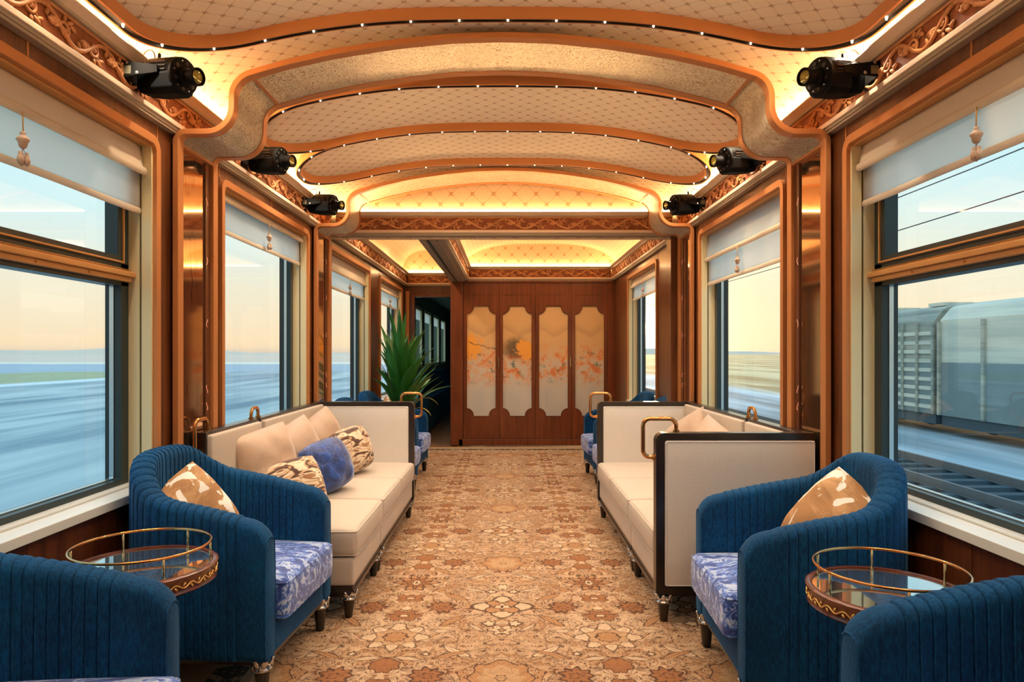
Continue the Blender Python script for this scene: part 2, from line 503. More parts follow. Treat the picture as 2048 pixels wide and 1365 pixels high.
    flower(0.0, 3.2, 0.012, 4, 0.0, DARK, 0.0)
    for cu, cy, R in ((0.055, 3.40, 0.020), (0.055, 3.00, 0.022), (0.30, 2.70, 0.014), (0.30, 3.62, 0.012), (0.16, 3.14, 0.012)):
        flower(cu, cy, R, 5, 0.2, CREAM, 0.006)
    flower(0.0, 2.93, 0.050, 6, 0.22, CREAM, 0.005)
    flower(0.0, 2.93, 0.018, 4, 0.2, SAND, 0.004)
    flower(0.0, 3.47, 0.035, 6, 0.22, CREAM, 0.005)
    # light oval
    flower(0.0, 3.86, 0.115, 8, 0.07, SAND, 0.004, ey=0.9)
    flower(0.0, 3.86, 0.080, 8, 0.10, s2l(200, 160, 116), 0.0, ey=0.9)
    flower(0.0, 3.86, 0.020, 6, 0.2, None, 0.003)
    # field, then border
    ax = xabs(x)
    ed = xmax(ax-0.90, y-8.30)
    stripe = step(0.0, 0.006, ed)
    bn = noise(vec(xping(x, 0.2), xping(y, 0.15), 0.0), 22.0, 3.0, 0.6, 1.0)
    bc = mix(step(0.5, 0.54, bn), s2l(62, 66, 58), s2l(176, 152, 118))
    inner = step(0.045, 0.05, ed)
    c = mix(stripe, col[0], s2l(190, 170, 140))
    c = mix(inner, c, bc)
    c = mix(step(0.17, 0.175, ed), c, s2l(196, 160, 120))
    pile = noise(vec(x, y, z), 420.0, 2.0)
    c = mix(pile*0.30, c, s2l(120, 84, 54))
    setc(b, 'Base Color', c); setc(b, 'Roughness', 0.95)
    bump(b, pile, 0.004)
    M['carpet'] = m
carpet_mat()

def ground_mat():
    m, b = begin('snowy_plain')
    x, y, z = coords()
    n = noise(vec(x*0.22, y*0.03, 0.0), 1.0, 3.0, 0.55, 0.8)
    n2 = noise(vec(x*0.9, y*0.06, 4.0), 1.0, 3.0, 0.55)
    big = noise(vec(x*0.05, y*0.01, 2.0), 1.0, 3.0)
    L = -x
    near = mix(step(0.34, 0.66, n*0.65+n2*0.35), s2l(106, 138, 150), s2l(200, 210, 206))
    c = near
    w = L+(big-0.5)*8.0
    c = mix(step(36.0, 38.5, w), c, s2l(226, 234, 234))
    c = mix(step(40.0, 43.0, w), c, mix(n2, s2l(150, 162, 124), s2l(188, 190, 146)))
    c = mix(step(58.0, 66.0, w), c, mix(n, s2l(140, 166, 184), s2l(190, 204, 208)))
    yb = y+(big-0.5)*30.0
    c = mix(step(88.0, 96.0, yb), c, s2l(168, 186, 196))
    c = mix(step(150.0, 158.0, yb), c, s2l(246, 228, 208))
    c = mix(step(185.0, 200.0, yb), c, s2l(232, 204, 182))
    r = mix(step(0.36, 0.66, n*0.6+n2*0.4), s2l(140, 150, 154), s2l(228, 238, 242))
    field = mix(step(0.35, 0.65, n), s2l(176, 136, 84), s2l(236, 206, 154))  # golden low-sun tone of the right-hand ground put into its colour
    r = mix(step(15.0, 19.0, x+(big-0.5)*6.0), r, field)
    c = mix(step(0.0, 1.0, x), c, r)
    setc(b, 'Base Color', c); setc(b, 'Roughness', 0.9)
    M['ground'] = m
ground_mat()
def wagon_mats():
    m, b = begin('wagon_paint')
    x, y, z = coords()
    n = noise(vec(x, y*0.15, z*3.0), 1.6, 4.0, 0.6)
    setc(b, 'Base Color', mix(step(0.3, 0.7, n), s2l(140, 142, 130), s2l(200, 190, 168))); setc(b, 'Roughness', 0.8)
    M['wagon_a'] = m
    m, b = begin('wagon_paint_pale')
    x, y, z = coords()
    n = noise(vec(x, y*0.15, z*3.0), 1.2, 4.0, 0.6)
    setc(b, 'Base Color', mix(step(0.3, 0.7, n), s2l(206, 200, 182), s2l(240, 226, 200))); setc(b, 'Roughness', 0.8)
    M['wagon_b'] = m
    M['wagon_dark'] = simple('wagon_dark', s2l(74, 84, 88), 0.8)
    M['wagon_low'] = simple('wagon_low', s2l(136, 144, 140), 0.8, 0.0, 0.25, 0.8)
    M['steel_rail'] = simple('steel_rail', s2l(120, 116, 112), 0.5, 0.3)
    M['hedge'] = simple('hedge', s2l(128, 146, 104), 0.9, 0.0, 0.5, 0.6)
    M['hill'] = simple('hill', s2l(255, 214, 186), 0.95, 0.0, 0.05, 0.01)
wagon_mats()
# ------------------------------------------------------------------ mesh helpers
def NB(): return bmesh.new()
def finish(bm, name, smooth=False, angle=None):
    bmesh.ops.recalc_face_normals(bm, faces=bm.faces)
    me = bpy.data.meshes.new(name); bm.to_mesh(me); bm.free()
    if smooth:
        for p in me.polygons: p.use_smooth = True
        if angle is not None: me.set_sharp_from_angle(angle=radians(angle))
    return me
def obj(name, bm, mat, parent=None, smooth=False, angle=None, bevel=0.0, loc=None, rot=None):
    me = finish(bm, name, smooth, angle) if isinstance(bm, bmesh.types.BMesh) else bm
    o = bpy.data.objects.new(name, me)
    if mat is not None and not me.materials:
        for q in (mat if isinstance(mat, (list, tuple)) else [mat]): me.materials.append(M[q])
    COL.objects.link(o)
    if parent is not None: o.parent = parent
    if loc is not None: o.location = loc
    if rot is not None: o.rotation_euler = rot
    if bevel:
        md = o.modifiers.new('bevel', 'BEVEL'); md.width = bevel; md.segments = 2; md.limit_method = 'ANGLE'
        md.angle_limit = radians(40)
    return o
def thing(name, label, cat, loc=(0, 0, 0), rz=0.0, group=None):
    o = bpy.data.objects.new(name, None); COL.objects.link(o)
    o.empty_display_size = 0.1
    o.location = loc; o.rotation_euler = (0, 0, rz)
    o['label'] = label; o['category'] = cat
    if group: o['group'] = group
    return o
def tag(o, label, cat, group=None):
    o['label'] = label; o['category'] = cat
    if group: o['group'] = group
    return o
def struct(o, label=None, cat=None):
    o['kind'] = 'structure'
    if label: o['label'] = label
    if cat: o['category'] = cat
    return o
def copy_tree(o, parent=None):
    c = o.copy(); COL.objects.link(c); c.parent = parent
    for ch in list(o.children): copy_tree(ch, c)
    return c
def box(bm, x0, x1, y0, y1, z0, z1):
    if x0 > x1: x0, x1 = x1, x0
    v = [bm.verts.new((x, y, z)) for x in (x0, x1) for y in (y0, y1) for z in (z0, z1)]
    for f in ((0, 1, 3, 2), (4, 6, 7, 5), (0, 4, 5, 1), (2, 3, 7, 6), (0, 2, 6, 4), (1, 5, 7, 3)):
        bm.faces.new([v[i] for i in f])
    return v
def boxes(*lst):
    bm = NB()
    for b in lst: box(bm, *b)
    return bm
def fillet(pts, radii, seg=8):
    out = [Vector(pts[0])]
    for i in range(1, len(pts)-1):
        p, a, b = Vector(pts[i]), Vector(pts[i-1]), Vector(pts[i+1])
        r = radii[i]
        u, w = (a-p).normalized(), (b-p).normalized()
        ang = u.angle(w)
        if r <= 0 or abs(ang-pi) < 0.01: out.append(p); continue
        d = min(r/math.tan(ang/2), (a-p).length*0.49 if i > 1 else (a-p).length*0.95, (b-p).length*0.49 if i < len(pts)-2 else (b-p).length*0.95)
        rr = d*math.tan(ang/2)
        c = p+(u+w).normalized()*(rr/sin(ang/2))
        s, e = p+u*d, p+w*d
        v0, v1 = s-c, e-c
        tot = v0.angle(v1)
        n = max(2, int(seg*tot/(pi/2))+1)
        cr = v0.x*v1.y-v0.y*v1.x if len(v0) == 2 else 0
        if len(v0) == 2:
            sg = 1 if cr > 0 else -1
            for k in range(n+1):
                t = sg*tot*k/n
                out.append(c+Vector((v0.x*cos(t)-v0.y*sin(t), v0.x*sin(t)+v0.y*cos(t))))
        else:
            ax = v0.cross(v1).normalized()
            for k in range(n+1): out.append(c+Matrix.Rotation(tot*k/n, 3, ax) @ v0)
    out.append(Vector(pts[-1]))
    return out
def fillet_closed(pts, r, seg=8):
    n = len(pts); out = []
    for i in range(n):
        f = fillet([pts[i-1], pts[i], pts[(i+1) % n]], [0, r if not isinstance(r, (list, tuple)) else r[i], 0], seg)
        out += f[1:-1]
    return out
def offset2d(pts, d, closed=False):
    n = len(pts); out = []
    for i in range(n):
        if closed: a, b = pts[i-1], pts[(i+1) % n]
        else: a, b = pts[max(i-1, 0)], pts[min(i+1, n-1)]
        t = (Vector(b)-Vector(a)).normalized()
        nn = Vector((-t.y, t.x))
        # miter from neighbours
        out.append(Vector(pts[i])+nn*d)
    return out
def loft(bm, rings, closed_ring=True, closed_path=False, caps=False, mat=None):
    """rings: list of lists of 3-D points"""
    V = [[bm.verts.new(p) for p in r] for r in rings]
    n = len(V[0]); m = len(V)
    for i in range(m if closed_path else m-1):
        A, B = V[i], V[(i+1) % m]
        for j in range(n if closed_ring else n-1):
            f = bm.faces.new((A[j], A[(j+1) % n], B[(j+1) % n], B[j]))
            if mat: f.material_index = mat[j]
    if caps and not closed_path:
        bm.faces.new(V[0]); bm.faces.new(list(reversed(V[-1])))
    return V
def tube(bm, path, r, seg=8, closed=False, squash=None):
    path = [Vector(p) for p in path]; m = len(path)
    rings = []; up = None
    for i in range(m):
        if closed: t = (path[(i+1) % m]-path[i-1])
        else: t = path[min(i+1, m-1)]-path[max(i-1, 0)]
        if t.length < 1e-9: t = Vector((0, 0, 1))
        t.normalize()
        if up is None:
            up = Vector((0, 0, 1)) if abs(t.z) < 0.9 else Vector((1, 0, 0))
        a = (up-t*up.dot(t)); a.normalize(); b = t.cross(a); up = a
        rr = r[i] if isinstance(r, (list, tuple)) else r
        rings.append([path[i]+a*cos(2*pi*k/seg)*rr+b*sin(2*pi*k/seg)*rr for k in range(seg)])
    loft(bm, rings, True, closed, caps=not closed)
def lathe(bm, prof, seg=24, c=(0, 0, 0), axis='z'):
    rings = []
    for k in range(seg):
        a = 2*pi*k/seg
        row = []
        for r, h in prof:
            p = (r*cos(a), r*sin(a), h)
            if axis == 'x': p = (h, r*cos(a), r*sin(a))
            if axis == 'y': p = (r*cos(a), h, r*sin(a))
            row.append(Vector(p)+Vector(c))
        rings.append(row)
    loft(bm, rings, False, True)
    for idx in (0, -1):
        if prof[idx][0] > 1e-6:
            pass
    bmesh.ops.remove_doubles(bm, verts=bm.verts, dist=1e-6)
def ellipsoid(bm, c, r, rot=None, u=8, v=5):
    c = Vector(c); rows = []
    for i in range(v+1):
        th = pi*i/v
        rows.append([Vector((sin(th)*cos(2*pi*j/u)*r[0], sin(th)*sin(2*pi*j/u)*r[1], cos(th)*r[2])) for j in range(u)])
    top = bm.verts.new(c+(rot @ Vector((0, 0, r[2])) if rot else Vector((0, 0, r[2]))))
    bot = bm.verts.new(c+(rot @ Vector((0, 0, -r[2])) if rot else Vector((0, 0, -r[2]))))
    V = [[bm.verts.new(c+(rot @ p if rot else p)) for p in row] for row in rows[1:-1]]
    for j in range(u):
        bm.faces.new((top, V[0][j], V[0][(j+1) % u])); bm.faces.new((bot, V[-1][(j+1) % u], V[-1][j]))
        for i in range(len(V)-1): bm.faces.new((V[i][j], V[i+1][j], V[i+1][(j+1) % u], V[i][(j+1) % u]))
def soft_box(bm, c, h, r, crown=0.0, n=10, nz=6, droop=0.0):
    """rounded cushion-like box; c centre, h half sizes, r edge radius, crown rise of the top"""
    def lin(a, k):
        e = [-a, -a+r*0.15, -a+r*0.5, -a+r]
        mid = [-a+r+(2*a-2*r)*i/k for i in range(1, k)]
        return e+mid+[a-r, a-r*0.5, a-r*0.15, a]
    gx, gy, gz = lin(h[0], n), lin(h[1], n), lin(h[2], nz)
    cache = {}
    def V(x, y, z):
        key = (round(x, 5), round(y, 5), round(z, 5))
        if key in cache: return cache[key]
        q = Vector((max(-h[0]+r, min(h[0]-r, x)), max(-h[1]+r, min(h[1]-r, y)), max(-h[2]+r, min(h[2]-r, z))))
        d = Vector((x, y, z))-q
        p = q+d.normalized()*r if d.length > 1e-7 else q
        fx = 1-(x/h[0])**2; fy = 1-(y/h[1])**2
        if z > 0: p.z += crown*(max(fx, 0)*max(fy, 0))**0.6*(z/h[2])
        fz = 1-(z/h[2])**2
        p.x += (1 if x > 0 else -1)*droop*fz*(abs(x)/h[0])**6*max(fy, 0)**0.3
        p.y += (1 if y > 0 else -1)*droop*fz*(abs(y)/h[1])**6*max(fx, 0)**0.3
        cache[key] = bm.verts.new(p+Vector(c)); return cache[key]
    def face(ga, gb, fn):
        for i in range(len(ga)-1):
            for j in range(len(gb)-1):
                bm.faces.new((fn(ga[i], gb[j]), fn(ga[i+1], gb[j]), fn(ga[i+1], gb[j+1]), fn(ga[i], gb[j+1])))
    for s in (-1, 1):
        face(gx, gy, lambda a, b: V(a, b, s*h[2])); face(gx, gz, lambda a, b: V(a, s*h[1], b)); face(gy, gz, lambda a, b: V(s*h[0], a, b))
def prism(bm, poly, ax, a0, a1):
    """poly: 2-D points (in the two other axes, in order), extruded along axis ax from a0 to a1"""
    def P(p, a):
        return (a, p[0], p[1]) if ax == 0 else (p[0], a, p[1]) if ax == 1 else (p[0], p[1], a)
    A = [bm.verts.new(P(p, a0)) for p in poly]; B = [bm.verts.new(P(p, a1)) for p in poly]
    n = len(poly)
    for i in range(n): bm.faces.new((A[i], A[(i+1) % n], B[(i+1) % n], B[i]))
    bm.faces.new(A); bm.faces.new(list(reversed(B)))
def ring_prism(bm, outer, inner, ax, a0, a1, closed=True):
    def P(p, a):
        return (a, p[0], p[1]) if ax == 0 else (p[0], a, p[1]) if ax == 1 else (p[0], p[1], a)
    rings = [[P(o, a0), P(o, a1), P(i, a1), P(i, a0)] for o, i in zip(outer, inner)]
    loft(bm, rings, True, closed, caps=not closed)
def lerp_tab(tab, x):
    if x <= tab[0][0]: return tab[0][1]
    for (a, va), (b, vb) in zip(tab, tab[1:]):
        if x <= b:
            t = (x-a)/(b-a); return va+(vb-va)*t
    return tab[-1][1]
def smooth_tab(tab, x):
    # Catmull-Rom style smooth interpolation
    xs = [t[0] for t in tab]; ys = [t[1] for t in tab]
    if x <= xs[0]: return ys[0]
    if x >= xs[-1]: return ys[-1]
    for i in range(len(xs)-1):
        if x <= xs[i+1]:
            h = xs[i+1]-xs[i]; t = (x-xs[i])/h
            def sl(k):
                if k <= 0: return 0.0 if xs[0] == 0 else (ys[1]-ys[0])/(xs[1]-xs[0])
                if k >= len(xs)-1: return (ys[-1]-ys[-2])/(xs[-1]-xs[-2])
                return (ys[k+1]-ys[k-1])/(xs[k+1]-xs[k-1])
            m0, m1 = sl(i)*h, sl(i+1)*h
            return (2*t**3-3*t*t+1)*ys[i]+(t**3-2*t*t+t)*m0+(-2*t**3+3*t*t)*ys[i+1]+(t**3-t*t)*m1

CZ = 1.19
XW = 1.408            # face of the side walls' wood panelling

# ------------------------------------------------------------------ outdoors
def outside():
    bm = NB()
    xs = [-1500, -400, -150, -60, -38, -20, -8, 0, 8, 20, 60, 300, 1500]
    ys = [-300, -60, 0, 20, 60, 200, 800, 2600]
    G = [[bm.verts.new((x, y, -1.35)) for y in ys] for x in xs]
    for i in range(len(xs)-1):
        for j in range(len(ys)-1): bm.faces.new((G[i][j], G[i+1][j], G[i+1][j+1], G[i][j+1]))
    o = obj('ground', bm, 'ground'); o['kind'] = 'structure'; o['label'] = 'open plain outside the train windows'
    # low hills far off
    bm = NB()
    prev = None
    for k in range(121):
        a = radians(-88+176*k/120)
        d = 1400
        h = 3.0+3.5*sin(k*0.21)+2.5*sin(k*0.47+1)+1.5*sin(k*1.3)
        h = max(h, 0.5)
        pts = [Vector((d*sin(a), d*cos(a), -1.4)), Vector((d*sin(a)*1.05, d*cos(a)*1.05, -1.4+2.6+h)), Vector((d*sin(a)*1.2, d*cos(a)*1.2, -1.4))]
        cur = [bm.verts.new(p) for p in pts]
        if prev:
            for i in range(2): bm.faces.new((prev[i], prev[i+1], cur[i+1], cur[i]))
        prev = cur
    o = obj('distant_hills', bm, 'hill', smooth=True); o['kind'] = 'structure'; o['label'] = 'low pale hills along the horizon'
    # hedge on the left
    bm = NB()
    rr = random.Random(3)
    for k in range(46):
        y = 14+k*0.9+rr.uniform(-.3, .3); x = -46+rr.uniform(-1.5, 1.5)
        s = rr.uniform(0.6, 1.1)
        ellipsoid(bm, (x, y, -1.2), (1.3*s, 1.5*s, 0.95*s), None, 8, 5)
    o = obj('hedgerow', bm, 'hedge', smooth=True); o['kind'] = 'stuff'; tag(o, 'low green hedgerow across the plain beyond the left window', 'hedge')
    # railway tracks on the right
    for i, x in enumerate((4.3, 8.6)):
        t = thing('railway_track', ('nearest empty railway track running beside the train outside the right window', 'second empty railway track, closer to the freight wagons')[i], 'railway track', (x, 14, -1.35))
        for sx in (-0.72, 0.72):
            bm = NB(); box(bm, sx-0.035, sx+0.035, -12, 40, 0.10, 0.24); box(bm, sx-0.07, sx+0.07, -12, 40, 0.08, 0.10); obj('rail', bm, 'steel_rail', t)
        bm = NB()
        for k in range(80): box(bm, -1.25, 1.25, -12+k*0.65, -12+k*0.65+0.24, 0.0, 0.09)
        o = obj('sleepers', bm, 'wagon_dark', t); o['kind'] = 'stuff'
    # freight wagons
    def wagon(x, y0, y1, label, mat, ribs):
        t = thing('freight_wagon', label, 'freight wagon', (x, (y0+y1)/2, -1.35), 0, 'freight wagons on the next track')
        h = (y1-y0)/2-0.05
        roof = fillet([(-1.45, 3.55), (-1.1, 3.98), (0, 4.15), (1.1, 3.98), (1.45, 3.55)], [0, .4, .8, .4, 0], 6)
        bm = NB(); prism(bm, [(-1.45, .62)]+[tuple(p) for p in roof]+[(1.45, .62)], 1, -h, h)
        obj('wagon_body', bm, mat, t)
        n = 14 if ribs else 6
        for k in range(n+1):
            y = -h+2*h*k/n
            obj('rib', boxes((-1.53, -1.45, y-0.06, y+0.06, .62, 3.5)), mat if ribs else 'wagon_a', t)
        if ribs:
            for k in range(9): obj('side_slat', boxes((-1.49, -1.45, -h, h, .78+k*.29, .90+k*.29)), 'wagon_b', t)
            for k in range(4):
                y = -h*0.75+k*h*0.5
                obj('roof_hatch', boxes((-0.5, 0.5, y-0.4, y+0.4, 4.1, 4.22)), 'wagon_b', t)
        obj('lower_side', boxes((-1.47, -1.45, -h, h, .62, 2.25)), 'wagon_low', t)
        obj('underframe', boxes((-1.40, 1.35, -h, h, 0.30, 0.64)), 'wagon_dark', t)
        for yy in (-h+1.3, -h+3.0, h-3.0, h-1.3):
            for sx in (-0.75, 0.75):
                bm = NB(); lathe(bm, [(0, -0.06), (0.45, -0.06), (0.47, 0.06), (0, 0.06)], 20, (sx, yy, 0.62), 'x')
                obj('wheel', bm, 'wagon_dark', t)
    wagon(14.9, 21.4, 33.0, 'ribbed grey freight wagon farther along the next track', 'wagon_a', True)
    wagon(14.9, 9.3, 21.2, 'pale smooth-sided freight wagon nearer in the right window', 'wagon_b', False)
    wagon(14.9, -2.8, 9.1, 'rearmost grey freight wagon beside the train', 'wagon_a', True)
    for i, (x, z) in enumerate(((9.5, 4.4), (9.5, 5.2), (12.0, 6.6))):
        bm = NB(); tube(bm, [(x, -10+k*8, z-0.25*sin(pi*((k*8) % 50)/50)) for k in range(20)], 0.013, 5)
        tag(obj('overhead_wire', bm, 'wire'), ('lowest thin overhead wire above the freight wagons', 'middle thin overhead wire above the tracks', 'highest thin overhead wire seen through right window')[i], 'wire')
outside()

# ------------------------------------------------------------------ shell of the carriage
YB = -1.6            # back wall, behind the camera
YV = 5.42            # end of the first vaulted ceiling
YL, YR = 9.5, 8.8    # far walls: left passage, right room
obj_floor = struct(obj('floor', boxes((-1.6, 1.6, YB-.1, 17.5, -0.12, -0.012)), 'floor_wood'), 'wooden carriage floor under the carpet')

def VR(x): return CZ+smooth_tab([(0, 1.341), (.23, 1.3395), (.43, 1.333), (.62, 1.316), (.82, 1.286), (1.01, 1.246), (1.16, 1.205), (1.27, 1.168), (1.36, 1.130), (1.42, 1.095), (1.455, 1.045), (1.47, .97)], abs(x))
RINGS = [(1.30, 2.753), (3.43, 4.13), (4.135, 4.872)]
RHW, RRAD = 1.325, 0.33
def ring_sd(x, y, y0, y1):
    cy = (y0+y1)/2; hy = (y1-y0)/2
    r = min(RRAD, hy*0.97)
    qx, qy = abs(x)-(RHW-r), abs(y-cy)-(hy-r)
    return sqrt(max(qx, 0)**2+max(qy, 0)**2)+min(max(qx, qy), 0)-r
def vault():
    bm = NB()
    xs = [-1.47+2.94*i/100 for i in range(101)]
    ys = [YB+(YV+0.05-YB)*j/20 for j in range(21)]
    G = []
    for x in xs:
        row = []
        for y in ys:
            z = VR(x)+0.021
            row.append(bm.verts.new((x, y, z+0.027)))
        G.append(row)
    for i in range(len(xs)-1):
        for j in range(len(ys)-1): bm.faces.new((G[i][j], G[i+1][j], G[i+1][j+1], G[i][j+1]))
    o = struct(obj('ceiling', bm, 'wallpaper', smooth=True), 'vaulted ceiling lined with cream patterned paper')
    # end wall below the vault
    bm = NB()
    n = 60
    top = [bm.verts.new((-1.47+2.94*i/n, YV+0.045, VR(-1.47+2.94*i/n)+0.055)) for i in range(n+1)]
    bot = [bm.verts.new((-1.47+2.94*i/n, YV+0.045, 2.10)) for i in range(n+1)]
    for i in range(n): bm.faces.new((top[i], top[i+1], bot[i+1], bot[i]))
    obj('end_panel', bm, 'wallpaper_end', o)
    struct(obj('roof', boxes((-1.6, 1.6, YB-.1, 17.5, 2.80, 2.86)), 'wood_dark'), 'roof shell above the ceilings')
vault()

def vault2(x0, x1, y0, y1, crown, label, coff):
    bm = NB()
    xc, hw = (x0+x1)/2, (x1-x0)/2+0.05
    def z(x):
        u = min(1, abs(x-xc)/hw)
        return 2.24+(crown-2.24)*(1-u**3.0)**(1/2.2)
    n, m = 60, 30
    xs = [xc-hw*cos(pi*i/n) for i in range(n+1)]
    # the far end comes down in a cove too
    def ze(x, y):
        d = y1-y
        return z(x)
    G = [[bm.verts.new((x, y0-.04+(y1-y0+.09)*j/m, z(x))) for j in range(m+1)] for x in xs]
    for i in range(n):
        for j in range(m): bm.faces.new((G[i][j], G[i+1][j], G[i+1][j+1], G[i][j+1]))
    o = struct(obj('ceiling', bm, 'wallpaper', smooth=True), label)
    for yy in (y0-0.030, y1+0.045):
        bm = NB()
        t = [bm.verts.new((x, yy, z(x)+0.01)) for x in xs]; b_ = [bm.verts.new((x, yy, 2.12)) for x in xs]
        for i in range(n): bm.faces.new((t[i], t[i+1], b_[i+1], b_[i]))
        obj('end_panel', bm, 'wallpaper_end', o)
def fill_lamps(pts):  # out-of-view lamps added to brighten the far rooms
    me = None
    for x, y, z, lab in pts:
        if me is None:
            bm = NB(); lathe(bm, [(0, 0), (.018, 0), (.026, -.004), (.030, .002), (.030, .012), (0, .012)], 16); me = finish(bm, 'fill_lamp', True)
            me.materials.append(M['brass_pale'])
            bm = NB(); lathe(bm, [(0, -.002), (.016, -.002), (.016, .001), (0, .001)], 12); me2 = finish(bm, 'fill_lamp_disc'); me2.materials.append(M['spot_led'])
        o = bpy.data.objects.new('fill_lamp', me); COL.objects.link(o); o.location = (x, y, z)
        tag(o, lab, 'ceiling light', 'unseen fill lamps added in the far ceilings')
        q = bpy.data.objects.new('lamp', me2); COL.objects.link(q); q.parent = o
        l = bpy.data.lights.new('fill_lamp_spot', 'SPOT'); l.energy = 42; l.color = (1.0, .80, .56); l.spot_size = radians(150); l.spot_blend = .9; l.shadow_soft_size = .03
        lo = bpy.data.objects.new('fill_lamp_spot', l); COL.objects.link(lo); lo.location = (x, y, z-.012)
fill_lamps([(.0, 6.6, 2.585, 'added brass fill lamp in the far room, near the beam and the header'), (.9, 6.6, 2.585, 'added brass fill lamp over the far right chairs'),
            (.0, 7.9, 2.585, 'added brass fill lamp in front of the first painted doors'), (.9, 7.9, 2.585, 'added brass fill lamp in front of the last painted doors'),
            (-1.05, 6.4, 2.60, 'added brass fill lamp over the chair in the left passage'), (-1.05, 8.2, 2.60, 'added brass fill lamp beyond the plant in the left passage')])
vault2(-0.50, 1.395, 5.58, YR, 2.60, 'coved glowing ceiling over the far right room', True)
vault2(-1.395, -0.72, 5.58, YL, 2.62, 'coved glowing ceiling over the far left passage', True)

# side walls ------------------------------------------------------------
BAYS = {-1: [(-.83, .68), (1.28, 2.79), (3.39, 4.90), (5.47, 7.09), (7.63, 9.25)],
        1: [(-.83, .68), (1.28, 2.79), (3.39, 4.90), (6.27, 7.80)]}
ZS, ZT = 0.66, 2.03      # window opening, sill to head
def side_wall(s):
    bays = BAYS[s]; yend = YL if s < 0 else YR
    bm = NB()
    edges = [YB-.1]+[e for b in bays for e in (b[0]+.035, b[1]-.035)]+[YL+.1]
    for i in range(0, len(edges), 2): box(bm, s*1.442, s*1.60, edges[i], edges[i+1], -0.1, 2.8)
    for a, b in bays:
        box(bm, s*1.442, s*1.60, a+.035, b-.035, -0.1, ZS-.03); box(bm, s*1.442, s*1.60, a+.035, b-.035, ZT, 2.8)
    o = struct(obj('wall_left' if s < 0 else 'wall_right', bm, 'wood_dark'), 'left side wall of the carriage' if s < 0 else 'right side wall of the carriage')
    g = 0.002
    stops = [YB]+[e for b in bays for e in b]+[yend]
    for i in range(0, len(stops), 2):                        # piers
        a, b = stops[i], stops[i+1]
        if b-a < .02: continue
        obj('panel', boxes((s*XW, s*1.443, a+g, b-g, 0.10, 2.125)), 'wood_wall', o, bevel=0.0015)
    for a, b in bays:
        m_ = (a+b)/2
        for p, q in ((a, m_), (m_, b)):
            obj('panel', boxes((s*XW, s*1.443, p+g, q-g, 2.045, 2.125)), 'wood_wall', o, bevel=0.0015)
            obj('panel', boxes((s*XW, s*1.443, p+g, q-g, 0.10, 0.628)), 'wood_wall', o, bevel=0.0015)
        obj('joint_strip', boxes((s*(XW-.002), s*1.43, m_-.004, m_+.004, 2.045, 2.12)), 'bronze', o)
    for k, (a, b) in enumerate(bays):
        for e in (a-0.0, b+0.0):
            if YB < e < yend: obj('joint_strip', boxes((s*(XW-.002), s*1.43, e-.004, e+.004, 2.066, 2.12)), 'bronze', o)
    b = struct(obj('baseboard_left' if s < 0 else 'baseboard_right', boxes((s*(XW-.012), s*1.442, YB, yend, 0.0, 0.10)), 'wood_dark', bevel=0.002), 'dark skirting along the %s wall' % ('left' if s < 0 else 'right'))
for s in (-1, 1): side_wall(s)

